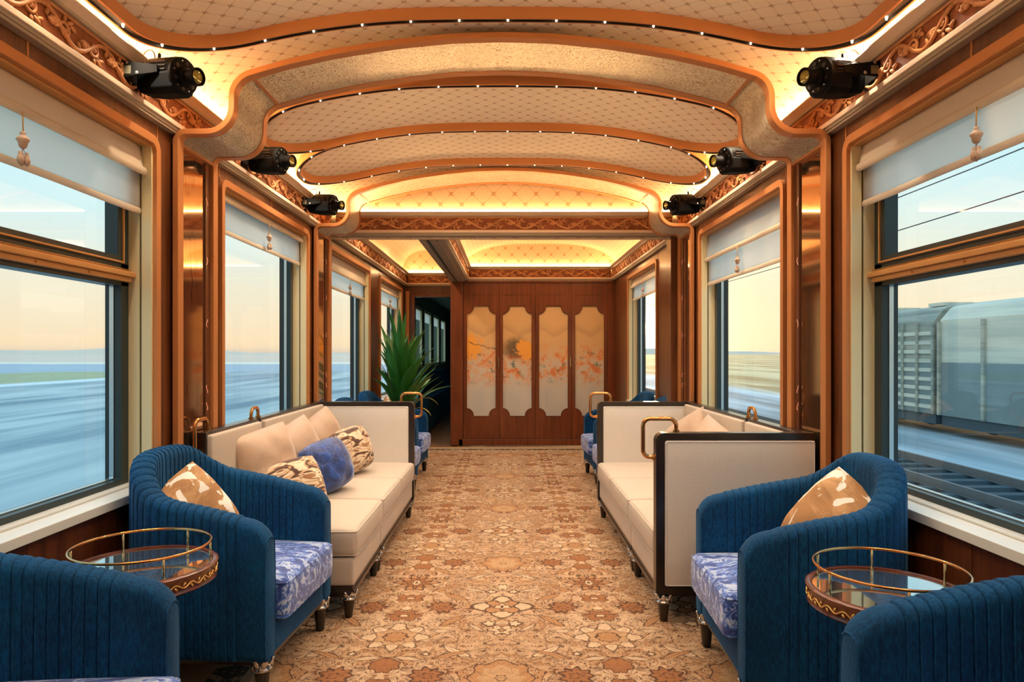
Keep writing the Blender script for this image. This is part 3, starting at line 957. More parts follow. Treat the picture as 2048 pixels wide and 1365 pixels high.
WN = [0]
def window(s, y0, y1, transom):
    WN[0] += 1
    side = 'left' if s < 0 else 'right'
    a, b = y0+.035, y1-.035
    X0, X1 = s*1.50, s*1.562
    fw = 0.062
    bm = NB()
    outer = fillet_closed([(a, ZS), (b, ZS), (b, ZT), (a, ZT)], 0.005, 2)
    inner = fillet_closed([(a+fw, ZS+.032), (b-fw, ZS+.032), (b-fw, ZT-fw), (a+fw, ZT-fw)], 0.005, 2)
    ring_prism(bm, outer, inner, 0, X0, X1)
    r = struct(obj('window_%d' % WN[0], bm, 'frame_black'), 'dark framed window in the %s wall' % side)
    # thin bright spacer just inside the glass
    bm = NB(); i2 = [p+(Vector(((a+b)/2, (ZS+ZT)/2))-p).normalized()*0.006 for p in inner]
    ring_prism(bm, inner, i2, 0, s*1.528, s*1.545); obj('spacer', bm, 'steel', r)
    # bronze surround
    out = fillet([(a-.035, ZS-.03), (a-.035, ZT+.035), (b+.035, ZT+.035), (b+.035, ZS-.03)], [0, .06, .06, 0], 8)
    inn = fillet([(a, ZS-.03), (a, ZT), (b, ZT), (b, ZS-.03)], [0, .03, .03, 0], 8)
    bm = NB(); ring_prism(bm, out, inn, 0, s*(XW-.017), s*(XW+.034), closed=False); obj('bronze_frame', bm, 'bronze', r, bevel=0.002)
    # reveals with a blind slot
    for yy0, yy1 in ((a, a+.010), (b-.010, b)):
        obj('reveal', boxes((s*(XW+.000), s*1.448, yy0, yy1, ZS, ZT)), 'reveal', r)
        obj('reveal', boxes((s*1.456, s*1.500, yy0, yy1, ZS, ZT)), 'reveal', r)
    obj('head_reveal', boxes((s*(XW+.005), s*1.50, a, b, ZT-.008, ZT+.002)), 'rail_wood', r)
    obj('window_sill', boxes((s*1.385, s*1.502, y0, y1, ZS-.032, ZS)), 'sill', r, bevel=0.002)
    obj('sill_strip', boxes((s*1.468, s*1.502, a, b, ZS, ZS+.010)), 'sill', r, bevel=0.003)
    if transom:
        obj('transom', boxes((X0, X1, a, b, 1.455, 1.545)), 'frame_black', r, bevel=0.002)
        bm = NB(); box(bm, s*1.470, s*1.502, a+.006, b-.006, 1.492, 1.512); box(bm, s*1.480, s*1.502, a+.02, b-.02, 1.472, 1.492); box(bm, s*1.486, s*1.502, a+.01, b-.01, 1.512, 1.522)
        obj('transom_rail', bm, 'rail_wood', r, bevel=0.003)
        obj('transom_trim', boxes((s*1.4835, s*1.4865, a+.02, b-.02, 1.520, 1.5225)), 'brass_pale', r)
        for k in range(4):
            bm = NB(); lathe(bm, [(0, -.002), (.004, -.002), (.004, .002), (0, .002)], 10, (s*1.4795, a+.3+k*.28, 1.482), 'x'); obj('screw', bm, 'brass', r)
        bm = NB()
        o_ = [(a+fw-.008, 1.54), (b-fw+.008, 1.54), (b-fw+.008, ZT-.02), (a+fw-.008, ZT-.02)]
        i_ = [(a+fw+.03, 1.570), (b-fw-.03, 1.570), (b-fw-.03, ZT-fw), (a+fw+.03, ZT-fw)]
        ring_prism(bm, o_, i_, 0, s*1.494, s*1.548); obj('upper_sash', bm, 'frame_black', r, bevel=0.002)
        bm = NB(); o2 = [(a+fw-.004, 1.545), (b-fw+.004, 1.545), (b-fw+.004, ZT-.03), (a+fw-.004, ZT-.03)]
        i2 = [(p[0]+(.008 if p[0] < (a+b)/2 else -.008), p[1]+(.006 if p[1] < 1.7 else -.006)) for p in o2]
        ring_prism(bm, o2, i2, 0, s*1.488, s*1.495); obj('sash_bead', bm, 'rail_wood', r)
        obj('glass_pane', boxes((s*1.534, s*1.538, a+fw-.01, b-fw+.01, ZS+.03, 1.456)), 'glass', r)
        obj('glass_pane', boxes((s*1.534, s*1.538, a+fw-.01, b-fw+.01, 1.544, ZT-fw+.01)), 'glass', r)
    else:
        obj('glass_pane', boxes((s*1.534, s*1.538, a+fw-.01, b-fw+.01, ZS+.03, ZT-fw+.01)), 'glass', r)
for s in (-1, 1):
    for i, (a, b) in enumerate(BAYS[s]): window(s, a, b, i < 2)

# blinds ----------------------------------------------------------------
def blind(s, y0, y1, zf, zh, label, seed):
    rr = random.Random(seed)
    a, b = y0+.048, y1-.048
    t = thing('roman_blind', label, 'blind', (s*1.452, (a+b)/2, ZT), 0, 'roman blinds at the carriage windows')
    L = b-a; n = 60
    def sheet(z0, z1, x0, x1, amp, th=0.0015):
        bm = NB(); rows = []
        ph = rr.uniform(0, 6)
        for i in range(n+1):
            y = -L/2+L*i/n
            row = []
            for k in range(7):
                f = k/6
                w = amp*(sin(y*21+ph)+0.6*sin(y*37+2*ph+f*2))*sin(pi*min(1, f*0.6+0.2))*(0.4+f)
                row.append(Vector((s*-(x0+(x1-x0)*f)+w, y, z0+(z1-z0)*f-ZT)))
            rows.append(row)
        V = loft(bm, rows, False, False)
        return bm
    o = obj('upper_panel', sheet(ZT-.005, zf+.015, 0.000, 0.016, 0.0006), 'blind_thin' if zf < 1.86 else 'blind_thick', t, smooth=True)
    md = o.modifiers.new('solid', 'SOLIDIFY'); md.thickness = 0.0015
    o = obj('lower_panel', sheet(zf+.03, zh+.01, -0.006, -0.004, 0.0016), 'blind_thin', t, smooth=True)
    md = o.modifiers.new('solid', 'SOLIDIFY'); md.thickness = 0.0015
    def fold(zc, rz, rx, xoff):
        bm = NB(); rows = []
        for i in range(31):
            y = -L/2-.004+(L+.008)*i/30
            rows.append([Vector((s*-(xoff)+cos(2*pi*k/14)*rx, y, zc-ZT+sin(2*pi*k/14)*rz+0.0008*sin(y*9))) for k in range(14)])
        loft(bm, rows, True, False, caps=True); return bm
    obj('fold', fold(zf+.014, .016, .010, 0.018), 'blind_thick', t, smooth=True)
    obj('hem', fold(zh+.011, .013, .006, -0.003), 'blind_thick', t, smooth=True)
    # cord with a wooden acorn and small drops
    zt = zf-.0
    bm = NB(); tube(bm, [(s*-.030, 0, zt+.004-ZT), (s*-.031, 0.001, zf-.055-ZT)], .0022, 6); obj('cord', bm, 'gilt', t, smooth=True)
    zz = zf-.055-ZT
    bm = NB(); lathe(bm, [(0, 0), (.007, -.001), (.009, -.005), (.006, -.010), (.014, -.016), (.0185, -.024), (.013, -.032), (.011, -.044), (.006, -.050), (0, -.051)], 14, (s*-.031, 0, zz)); ac = obj('acorn', bm, 'pillow_beige', t, smooth=True)
    for k, (dx, dy) in enumerate(((0, -.011), (-.006, .003), (.006, .008))):
        bm = NB(); tube(bm, [(s*-.031, 0, zz-.05), (s*-.031+dx*.6, dy*.6, zz-.062)], .001, 5)
        lathe(bm, [(0, -.060), (.006, -.062), (.005, -.067), (.008, -.076), (.010, -.086), (.007, -.096), (.003, -.101), (0, -.102)], 10, (s*-.031+dx, dy, zz))
        obj('tassel_drop', bm, 'pillow_beige', t, smooth=True)
blind(-1, 1.28, 2.79, 1.905, 1.750, 'cream roman blind on the nearest left window, two folds drawn up', 1)
blind(-1, 3.39, 4.90, 1.973, 1.812, 'cream roman blind on the left window beside the sofa', 2)
blind(-1, 5.47, 7.09, 1.873, 1.732, 'cream roman blind on the third left window, just before the plant', 3)
blind(-1, 7.63, 9.25, 1.914, 1.760, 'cream roman blind on the farthest left window, behind the plant', 4)
blind(1, 1.28, 2.79, 1.920, 1.778, 'cream roman blind on the nearest right window, above the freight wagons', 5)
blind(1, 3.39, 4.90, 1.834, 1.668, 'long pulled-down cream roman blind on the right window beside the sofa', 6)
blind(1, 6.27, 7.80, 1.92, 1.780, 'cream roman blind on the far right window where the sun shines in', 7)

# other walls -------------------------------------------------------------
o = struct(obj('wall_back', boxes((-1.6, 1.6, YB-.1, YB, 0, 2.8)), 'wood_wall'), 'wood wall at the near end of the carriage')
# bulkhead beam between lounge and far rooms
bm = boxes((-1.442, 1.442, YV+.02, 5.575, 2.115, 2.285), (-1.442, 1.442, YV+.055, 5.53, 2.285, 2.8))
struct(obj('wall_bulkhead', bm, 'grey_trim'), 'header beam across the carriage behind the second arch')
o = struct(obj('trim_1', boxes((1.324, 1.408, 5.425, 5.575, 0, 2.115)), 'wood_wall', bevel=.003), 'wood jamb under the right end of the header beam')
# beam between right room and left passage
bm = NB(); box(bm, -.70, -.52, 5.575, YL, 2.112, 2.8)
o = struct(obj('trim_2', bm, 'grey_trim'), 'lengthwise grey ceiling beam over the far rooms')
for x in (-.69, -.655, -.60, -.565, -.545): obj('bead', boxes((x, x+.008, 5.58, YR, 2.104, 2.113)), 'grey_trim', o)
obj('slot', boxes((-.635, -.615, 5.58, YR, 2.106, 2.1125)), 'frame_black', o)
# far wall of the left passage with doorway
bm = boxes((-1.442, -1.286, YL, YL+.1, 0, 2.28), (-1.286, -.72, YL, YL+.1, 1.994, 2.28), (-1.442, -.72, YL+.055, YL+.1, 2.28, 2.8))
wf = struct(obj('wall_far', bm, 'wood_wall'), 'far wall of the left passage around an open doorway')
obj('door_lining', boxes((-1.30, -1.262, YL-.02, YL+.12, 0, 2.0), (-1.262, -.72, YL-.012, YL+.12, 1.972, 1.999)), 'wood_door', wf)
obj('door_casing', boxes((-1.385, -1.335, YL-.03, YL, 0, 2.05)), 'bronze', wf, bevel=.004)
# post and wall of doors
o = struct(obj('trim_3', boxes((-.705, -.545, YR-.03, YL+.1, 0, 2.12)), 'wood_door', bevel=.004), 'wood post at the left of the painted doors')
o = struct(obj('wall_partition', boxes((-.70, -.60, YR, 12, 0, 2.8), (-.60, 1.442, YR+.06, YR+.16, 0, 2.8)), 'wood_wall'), 'partition behind the painted doors')
# corridor of the next carriage
bm = NB()
box(bm, -1.60, -1.44, 9.6, 17.5, -.1, .95); box(bm, -1.60, -1.44, 9.6, 17.5, 1.95, 2.8)
ys = [9.6, 10.6, 11.7, 12.0, 13.1, 13.5, 14.6, 15.0, 16.1, 17.5]
for i in range(0, len(ys), 2): box(bm, -1.60, -1.44, ys[i], ys[i+1], .95, 1.95)
box(bm, -1.6, -.3, 17.4, 17.5, 0, 2.8); box(bm, -1.44, -.3, 9.6, 17.5, 2.20, 2.3)
box(bm, -.60, -.50, 9.6, 17.5, 0, 2.3)
cw = struct(obj('wall_corridor', bm, 'corridor'), 'dark dining corridor seen through the far left doorway')
for a, b in ((10.6, 11.7), (12.0, 13.1), (13.5, 14.6), (15.0, 16.1)):
    bm = NB(); ring_prism(bm, [(a, .95), (b, .95), (b, 1.95), (a, 1.95)], [(a+.05, 1.0), (b-.05, 1.0), (b-.05, 1.9), (a+.05, 1.9)], 0, -1.47, -1.43); obj('window_frame', bm, 'reveal', cw)
    obj('glass_pane', boxes((-1.53, -1.525, a+.02, b-.02, .97, 1.93)), 'glass', cw)
    obj('window_blind', boxes((-1.46, -1.455, a+.05, b-.05, 1.74, 1.9)), 'blind_thin', cw)
obj('corridor_bench', boxes((-1.43, -1.15, 10.0, 16.0, 0, .5), (-1.43, -1.36, 10.0, 16.0, .5, .85)), 'blue', cw, bevel=.01)

# the four painted doors ---------------------------------------------------
DX = [-.542, -.077, .388, .853, 1.318]
def notch(cx, w, z0, z1, nw, nh, seg=8):
    hw = w/2; pts = []
    def arc(ccx, ccz, a0, a1):
        for k in range(seg+1):
            t = a0+(a1-a0)*k/seg
            pts.append(Vector((ccx+nw*cos(t), ccz+nh*sin(t))))
    arc(cx+hw, z1, -pi/2, -pi)          # top right: wood bulges in
    arc(cx-hw, z1, 0, -pi/2)
    arc(cx-hw, z0, pi/2, 0)
    arc(cx+hw, z0, pi, pi/2)
    return pts
for i in range(4):
    x0, x1 = DX[i]+.002, DX[i+1]-.002
    cx = (x0+x1)/2
    inner = notch(cx, .371, .378, 1.796, .090, .100)
    outer = []
    zc = 1.09
    for p in inner:
        d = p-Vector((cx, zc))
        k = min(((x1-cx)/abs(d.x)) if abs(d.x) > 1e-6 else 9e9, (1.004/abs(d.y)) if abs(d.y) > 1e-6 else 9e9)
        outer.append(Vector((cx, zc))+d*k)
    bm = NB(); ring_prism(bm, outer, inner, 1, YR-.002, YR+.03)
    # fill the four outer corners of the slab
    n = len(outer)
    for sx in (x0, x1):
        for sz in (zc-1.004, zc+1.004):
            c = Vector((sx, sz))
            for k in range(n):
                p, q = outer[k], outer[(k+1) % n]
                if (abs(p.x-sx) < 1e-5 and abs(q.y-sz) < 1e-5) or (abs(q.x-sx) < 1e-5 and abs(p.y-sz) < 1e-5):
                    prism(bm, [p, q, c], 1, YR-.002, YR+.03)
    d = struct(obj('door_%d' % (i+1), bm, 'wood_door'), 'wooden door with tall painted panel, %s from the left' % ('first', 'second', 'third', 'fourth')[i])
    bm = NB(); prism(bm, notch(cx, .40, .365, 1.81, .090, .100), 1, YR+.012, YR+.022); obj('painted_panel', bm, 'painting', d)
    ring_i = notch(cx, .371, .378, 1.796, .090, .100); ring_o = notch(cx, .383, .372, 1.802, .090, .100)
    bm = NB(); ring_prism(bm, ring_o, ring_i, 1, YR-.006, YR+.004); obj('panel_moulding', bm, 'wood_table', d)
    bm = NB(); ring_prism(bm, [(x0+.035, 1.94), (x1-.035, 1.94), (x1-.035, 2.065), (x0+.035, 2.065)], [(x0+.045, 1.95), (x1-.045, 1.95), (x1-.045, 2.055), (x0+.045, 2.055)], 1, YR-.006, YR+.002); obj('top_moulding', bm, 'wood_door', d)
for i, x in ((0, -.088), (2, .853-.012)):
    obj('door_handle', boxes((x-.006, x+.006, YR-.016, YR-.002, 1.01, 1.135)), 'brass_pale', bpy.data.objects['door_%d' % (i+1)], bevel=.003)
struct(obj('baseboard_far', boxes((-.60, 1.408, YR-.03, YR+.05, 0, .082)), 'wood_door', bevel=.004), 'plinth under the painted doors')
struct(obj('trim_4', boxes((1.320, 1.408, YR-.004, YR+.05, .082, 2.12), (-.56, 1.408, YR-.02, YR+.05, 2.096, 2.125)), 'wood_door', bevel=.003), 'frame around the painted doors')

# ------------------------------------------------------------------ cornices: ledge, carved frieze, cove lip, hidden light
def carving():
    """one repeat (0.30 m) of the vine scroll: x along, z up, y towards the room"""
    bm = NB(); L = .30
    def stem(fn, n, r0, r1, ph=0):
        tube(bm, [fn(k/n) for k in range(n+1)], [r0+(r1-r0)*k/n for k in range(n+1)], 6)
    stem(lambda t: (t*L, -.004, .036*cos(2*pi*t)), 24, .0078, .0078)
    for sgn, x0 in ((1, .075), (-1, .225)):
        def spiral(t):
            a = pi*.9-t*3.6*pi*.75; r = .027*(1-t*.80)
            return (x0+.018+r*cos(a), -.004, sgn*(-.004)+sgn*r*sin(a))
        stem(spiral, 20, .0060, .0040)
        ellipsoid(bm, spiral(1.0), (.009, .007, .009), None, 7, 4)
        # flower of five petals
        for k in range(5):
            a = pi/2*sgn+(-1.1+k*.55)
            c = (x0-.032+.015*cos(a), -.004, sgn*(-.010)+.017*sin(a))
            ellipsoid(bm, c, (.017, .008, .0070), Matrix.Rotation(-a, 3, 'Y'), 7, 4)
        # leaves
        for dx, dz, a, l in ((.045, .032, .5, .020), (.060, .020, -.4, .017), (-.055, .034, 2.2, .018), (.020, .036, 1.4, .012), (-.062, .018, 1.2, .014)):
            ellipsoid(bm, (x0+dx, -.003, sgn*dz), (l, .0065, .0075), Matrix.Rotation(-a*sgn, 3, 'Y'), 7, 4)
        stem(lambda t: (x0+.03+.035*t, -.003, sgn*(.012+.02*t*t)), 8, .003, .0015)
    me = finish(bm, 'carved_scroll', True)
    me.materials.append(M['wood_carved'])
    return me
CARV = carving()
CN = [4]
def cornice(p0, p1, n, label, led='cove_led', start=0.0):
    """p0, p1: wall line in plan; n: unit vector into the room"""
    CN[0] += 1
    p0, p1, n = Vector(p0), Vector(p1), Vector(n)
    t = (p1-p0); L = t.length; t.normalize()
    mat_ = Matrix(((t.x, n.x, 0, p0.x), (t.y, n.y, 0, p0.y), (0, 0, 1, 0), (0, 0, 0, 1)))
    def part(name, polys, mat, parent=None, **k):
        bm = NB()
        for poly in polys: prism(bm, poly, 0, 0, L)
        bm.transform(mat_)
        return obj(name, bm, mat, parent, **k)
    rect = lambda a, b, c, d: [(a, c), (b, c), (b, d), (a, d)]
    r = part('trim_%d' % CN[0], [rect(-.01, .013, 2.160, 2.268)], 'wood_frieze_ground'); struct(r, label)
    part('ledge', [rect(-.02, .033, 2.141, 2.161)], 'cream_trim', r, bevel=.002)
    part('ledge_foot', [rect(-.02, .024, 2.130, 2.141), rect(-.02, .018, 2.120, 2.130)], 'grey_trim', r)
    part('lower_bead', [rect(.0, .019, 2.161, 2.168)], 'wood_carved', r, bevel=.002)
    part('upper_bead', [rect(.0, .021, 2.258, 2.268)], 'wood_carved', r, bevel=.002)
    part('grey_bead', [rect(-.01, .033, 2.268, 2.280)], 'grey_trim', r)
    part('cove_lip', [[(.026, 2.280), (.033, 2.280), (.063, 2.2965), (.063, 2.301), (.058, 2.301), (.026, 2.286)], rect(-.03, .03, 2.280, 2.285)], 'cream_trim', r)
    if led: part('cove_light', [rect(-.014, -.011, 2.2930, 2.3260)], led, r)
    k = int(L/.30+1e-6)
    sc = L/(k*.30) if k else 1
    for i in range(k):
        o = bpy.data.objects.new('carved_scroll', CARV); COL.objects.link(o); o.parent = r
        o.matrix_local = mat_ @ Matrix.Translation((i*.30*sc, .0145, 2.213)) @ Matrix.Diagonal((sc, -1, 1, 1))
SX = 1.395
cornice((-SX, YB), (-SX, YV), (1, 0), 'carved vine cornice along the left wall of the lounge')
cornice((SX, YV), (SX, YB), (-1, 0), 'carved vine cornice along the right wall of the lounge')
cornice((-1.33, YV), (1.33, YV), (0, -1), 'carved vine cornice across the header beam', 'cove_led_soft')
cornice((-SX, 5.58), (-SX, YL), (1, 0), 'carved vine cornice on the left wall of the far passage', 'cove_led_soft')
cornice((-1.36, YL-.005), (-.72, YL-.005), (0, -1), 'carved vine cornice over the far doorway', 'cove_led_soft')
cornice((-.50, 5.58), (-.50, YR), (1, 0), 'carved vine cornice on the ceiling beam', 'cove_led_soft')
cornice((-.47, YR-.005), (1.36, YR-.005), (0, -1), 'carved vine cornice above the painted doors', 'cove_led_soft')
cornice((SX, YR), (SX, 5.58), (-1, 0), 'carved vine cornice on the right wall of the far room', 'cove_led_soft')

# ------------------------------------------------------------------ the two bronze arches
def arch(y0, y1, idx):
    half = [(-1.395, 0.0), (-1.395, 2.142), (-1.160, 2.142), (-1.157, 2.366), (-.917, 2.436), (-.731, 2.478), (-.580, 2.503), (-.436, 2.524), (-.22, 2.546), (0, 2.553)]
    rad = [0, .055, .095, .12, .6, .8, .8, .9, .9, 0]
    pts = half+[(-x, z) for x, z in reversed(half[:-1])]
    rad = rad+list(reversed(rad[:-1]))
    rad[9] = 2.0
    outer = fillet(pts, rad, 12)
    inner = offset2d(outer, -.025)
    if abs(inner[0].x) > abs(outer[0].x): inner = offset2d(outer, .025)
    root = None
    CN[0] += 1
    bm = NB(); ring_prism(bm, outer, inner, 1, y0, y0+.05, closed=False)
    root = struct(obj('trim_%d' % CN[0], bm, 'bronze', bevel=.003), 'bronze arch framing the lounge, %s' % ('behind the camera', 'nearer to the camera', 'farther from the camera')[idx])
    bm = NB(); ring_prism(bm, outer, inner, 1, y1-.05, y1, closed=False)
    obj('bronze_band', bm, 'bronze', root, bevel=.003)
    # hammered panels between the bands, above the mirrors
    o2 = [o+(i-o)*.55 for o, i in zip(outer, inner)]; i2 = [o+(i-o)*.82 for o, i in zip(outer, inner)]
    ks = [k for k in range(len(outer)) if outer[k].y > 2.086 or k in ()]
    k0, k1 = min(ks), max(ks)
    cuts = [k0]
    kl = min(range(len(outer)), key=lambda k: abs(outer[k].x+1.075)+abs(outer[k].y-2.39))
    kr = min(range(len(outer)), key=lambda k: abs(outer[k].x-1.075)+abs(outer[k].y-2.39))
    for a, b in ((k0, kl), (kl, kr), (kr, k1)):
        # densify so the sheet is smooth
        bm = NB(); ring_prism(bm, o2[a:b+1], i2[a:b+1], 1, y0+.048, y1-.048, closed=False)
        obj('hammered_panel', bm, 'hammered', root, smooth=True, angle=40)
    for k in (kl, kr):
        t = (outer[k+1]-outer[k-1]).normalized()*.007
        bm = NB(); prism(bm, [outer[k]-t, outer[k]+t, inner[k]+t, inner[k]-t], 1, y0+.04, y1-.04)
        obj('divider_bar', bm, 'bronze', root)
    # flat bronze strip closing the foot of each hammered panel, mirror below
    for s in (-1, 1):
        obj('cross_strip', boxes((s*1.372, s*1.400, y0+.045, y1-.045, 2.078, 2.090)), 'bronze', root)
        obj('mirror', boxes((s*1.394, s*1.402, y0+.05, y1-.10, .10, 2.078)), 'mirror', root)
        obj('mirror_stile', boxes((s*1.386, s*1.402, y1-.098, y1-.05, .10, 2.078)), 'wood_wall', root, bevel=.002)
        for z in (.94, 1.02, 1.33, 1.62, 1.90):
            bm = NB(); tube(bm, [(s*1.3845, y1-.088+.007*sin(q*.8+z*7), z-.018+q*.006) for q in range(7)], .0009, 5); obj('neon_filament', bm, 'neon_red', root)
arch(0.78, 1.18, 0)
arch(2.89, 3.29, 1)
arch(5.00, 5.40, 2)

# ------------------------------------------------------------------ ceiling rings with small lamps
def make_ring(y0, y1, label, dz=0.0, spots=True):
    cy, hy = (y0+y1)/2, (y1-y0)/2
    r = min(RRAD, hy*0.97)
    corner = [(-RHW, -hy), (RHW, -hy), (RHW, hy), (-RHW, hy)]
    raw = fillet_closed(corner, r, 12)
    # densify
    path = []
    for i in range(len(raw)):
        a, b = raw[i], raw[(i+1) % len(raw)]
        m = max(1, int((b-a).length/.05))
        for k in range(m): path.append(a+(b-a)*k/m)
    t = thing('ceiling_ring_light', label, 'ceiling light', (0, cy, 0), 0, 'oval bronze ceiling rings set with tiny lamps')
    def sec(o, z):   # offset outward o, height z above the local ring bottom
        off = offset2d(path, -o, True)
        return [Vector((p.x, p.y, VR(p.x)+z+dz)) for p in off]
    prof = [(.018, .055), (.019, .002), (.017, 0), (.011, 0), (.011, .010), (-.011, .010), (-.011, 0), (-.017, 0), (-.019, .002), (-.018, .062)]
    rows = [sec(o, z) for o, z in prof]
    bm = NB(); rings = [[rows[j][i] for j in range(len(prof))] for i in range(len(path))]
    loft(bm, rings, False, True, mat=[0, 0, 0, 1, 1, 1, 0, 0, 0])
    obj('bronze_band', bm, ['bronze', 'groove_black'], t, smooth=True, angle=30)
    # lamps: one at the centre of each long side, then every 0.196 m
    tot = 0; acc = []
    for i in range(len(path)):
        acc.append(tot); tot += (path[(i+1) % len(path)]-path[i]).length
    def at(s_):
        s_ %= tot
        for i in range(len(path)):
            if acc[i] <= s_ <= (acc[i+1] if i+1 < len(path) else tot):
                a, b = path[i], path[(i+1) % len(path)]
                return a+(b-a)*((s_-acc[i])/max(1e-9, (b-a).length))
    icen = min(range(len(path)), key=lambda i: abs(path[i].x)+(10 if path[i].y < 0 else 0))
    n = int(round(tot/.196)); led = None
    for k in range(n):
        p = at(acc[icen]+k*tot/n)
        if dz and p.y < -hy+.02 and abs(p.x) < 1.1: continue
        z = VR(p.x)+dz
        if led is None:
            bm = NB(); lathe(bm, [(0, -.003), (.003, -.002), (.0042, .002), (.0045, .010)], 10)
            led = finish(bm, 'lamp', True); led.materials.append(M['spot_led'])
        o = bpy.data.objects.new('lamp', led); COL.objects.link(o); o.parent = t; o.location = (p.x, p.y, z)
        if spots and k % 2 == 0:
            l = bpy.data.lights.new('ring_spot', 'SPOT'); l.energy = LED_POWER*10; l.color = (1.0, .82, .62)
            l.spot_size = radians(125); l.spot_blend = .8; l.shadow_soft_size = .012
            lo = bpy.data.objects.new('ring_spot', l); COL.objects.link(lo); lo.location = (p.x, p.y+cy, z-.006)
    return t
make_ring(*RINGS[0], 'nearest oval bronze ceiling ring of tiny lamps, before the first arch')
make_ring(*RINGS[1], 'middle oval bronze ceiling ring of tiny lamps, just past the first arch')
make_ring(*RINGS[2], 'farthest oval bronze ceiling ring of tiny lamps, before the second arch', dz=.0012)
# ------------------------------------------------------------------ carpet
bm = boxes((-1.392, 1.392, YB+.01, 8.62, -0.012, 0.0))
tag(obj('carpet', bm, 'carpet', bevel=.002), 'wide tan and brown floral carpet running down the carriage floor', 'carpet')

# ------------------------------------------------------------------ furniture legs
def leg_mesh(h):
    bm = NB()
    lathe(bm, [(0, 0), (.015, 0), (.0165, .004), (.018, .012), (.0255, h*.70), (.027, h*.74), (.020, h*.76), (.018, h), (0, h)], 16)
    for k in range(8):
        a = 2*pi*k/8
        tube(bm, [((.0165+.0085*q)*cos(a), (.0165+.0085*q)*sin(a), .008+q*(h*.66)) for q in (0, .5, 1)], .0014, 4)
    me = finish(bm, 'leg', True, 50); me.materials.append(M['wood_dark']); return me
def cap_mesh(h):
    bm = NB()
    lathe(bm, [(.0265, h*.735), (.030, h*.75), (.0285, h*.79), (.024, h*.83), (.021, h)], 16)
    for k in range(7):
        a = 2*pi*k/7
        r = Matrix.Rotation(a, 3, 'Z') @ Matrix.Rotation(.35, 3, 'Y')
        ellipsoid(bm, (.0265*cos(a), .0265*sin(a), h*.93), (.0045, .0115, h*.16), r, 7, 5)
        ellipsoid(bm, (.031*cos(a), .031*sin(a), h*1.05), (.0055, .0075, .0055), r, 6, 4)
        tube(bm, [(.029*cos(a+.45), .029*sin(a+.45), h*.77), (.0275*cos(a+.45), .0275*sin(a+.45), h*.93)], .0028, 5)
    me = finish(bm, 'leg_cap', True); me.materials.append(M['silver']); return me
LEG, CAP = leg_mesh(.135), cap_mesh(.135)
LEG2, CAP2 = leg_mesh(.115), cap_mesh(.115)
def add_leg(parent, x, y, tilt=(0, 0), lm=None, cm=None):
    l = bpy.data.objects.new('leg', lm or LEG); COL.objects.link(l); l.parent = parent; l.location = (x, y, 0); l.rotation_euler = (tilt[0], tilt[1], 0)
    c = bpy.data.objects.new('leg_cap', cm or CAP); COL.objects.link(c); c.parent = l
    c['label'] = 'silver leaf-shaped cap'
    c.scale = (1.22, 1.22, 1.0)

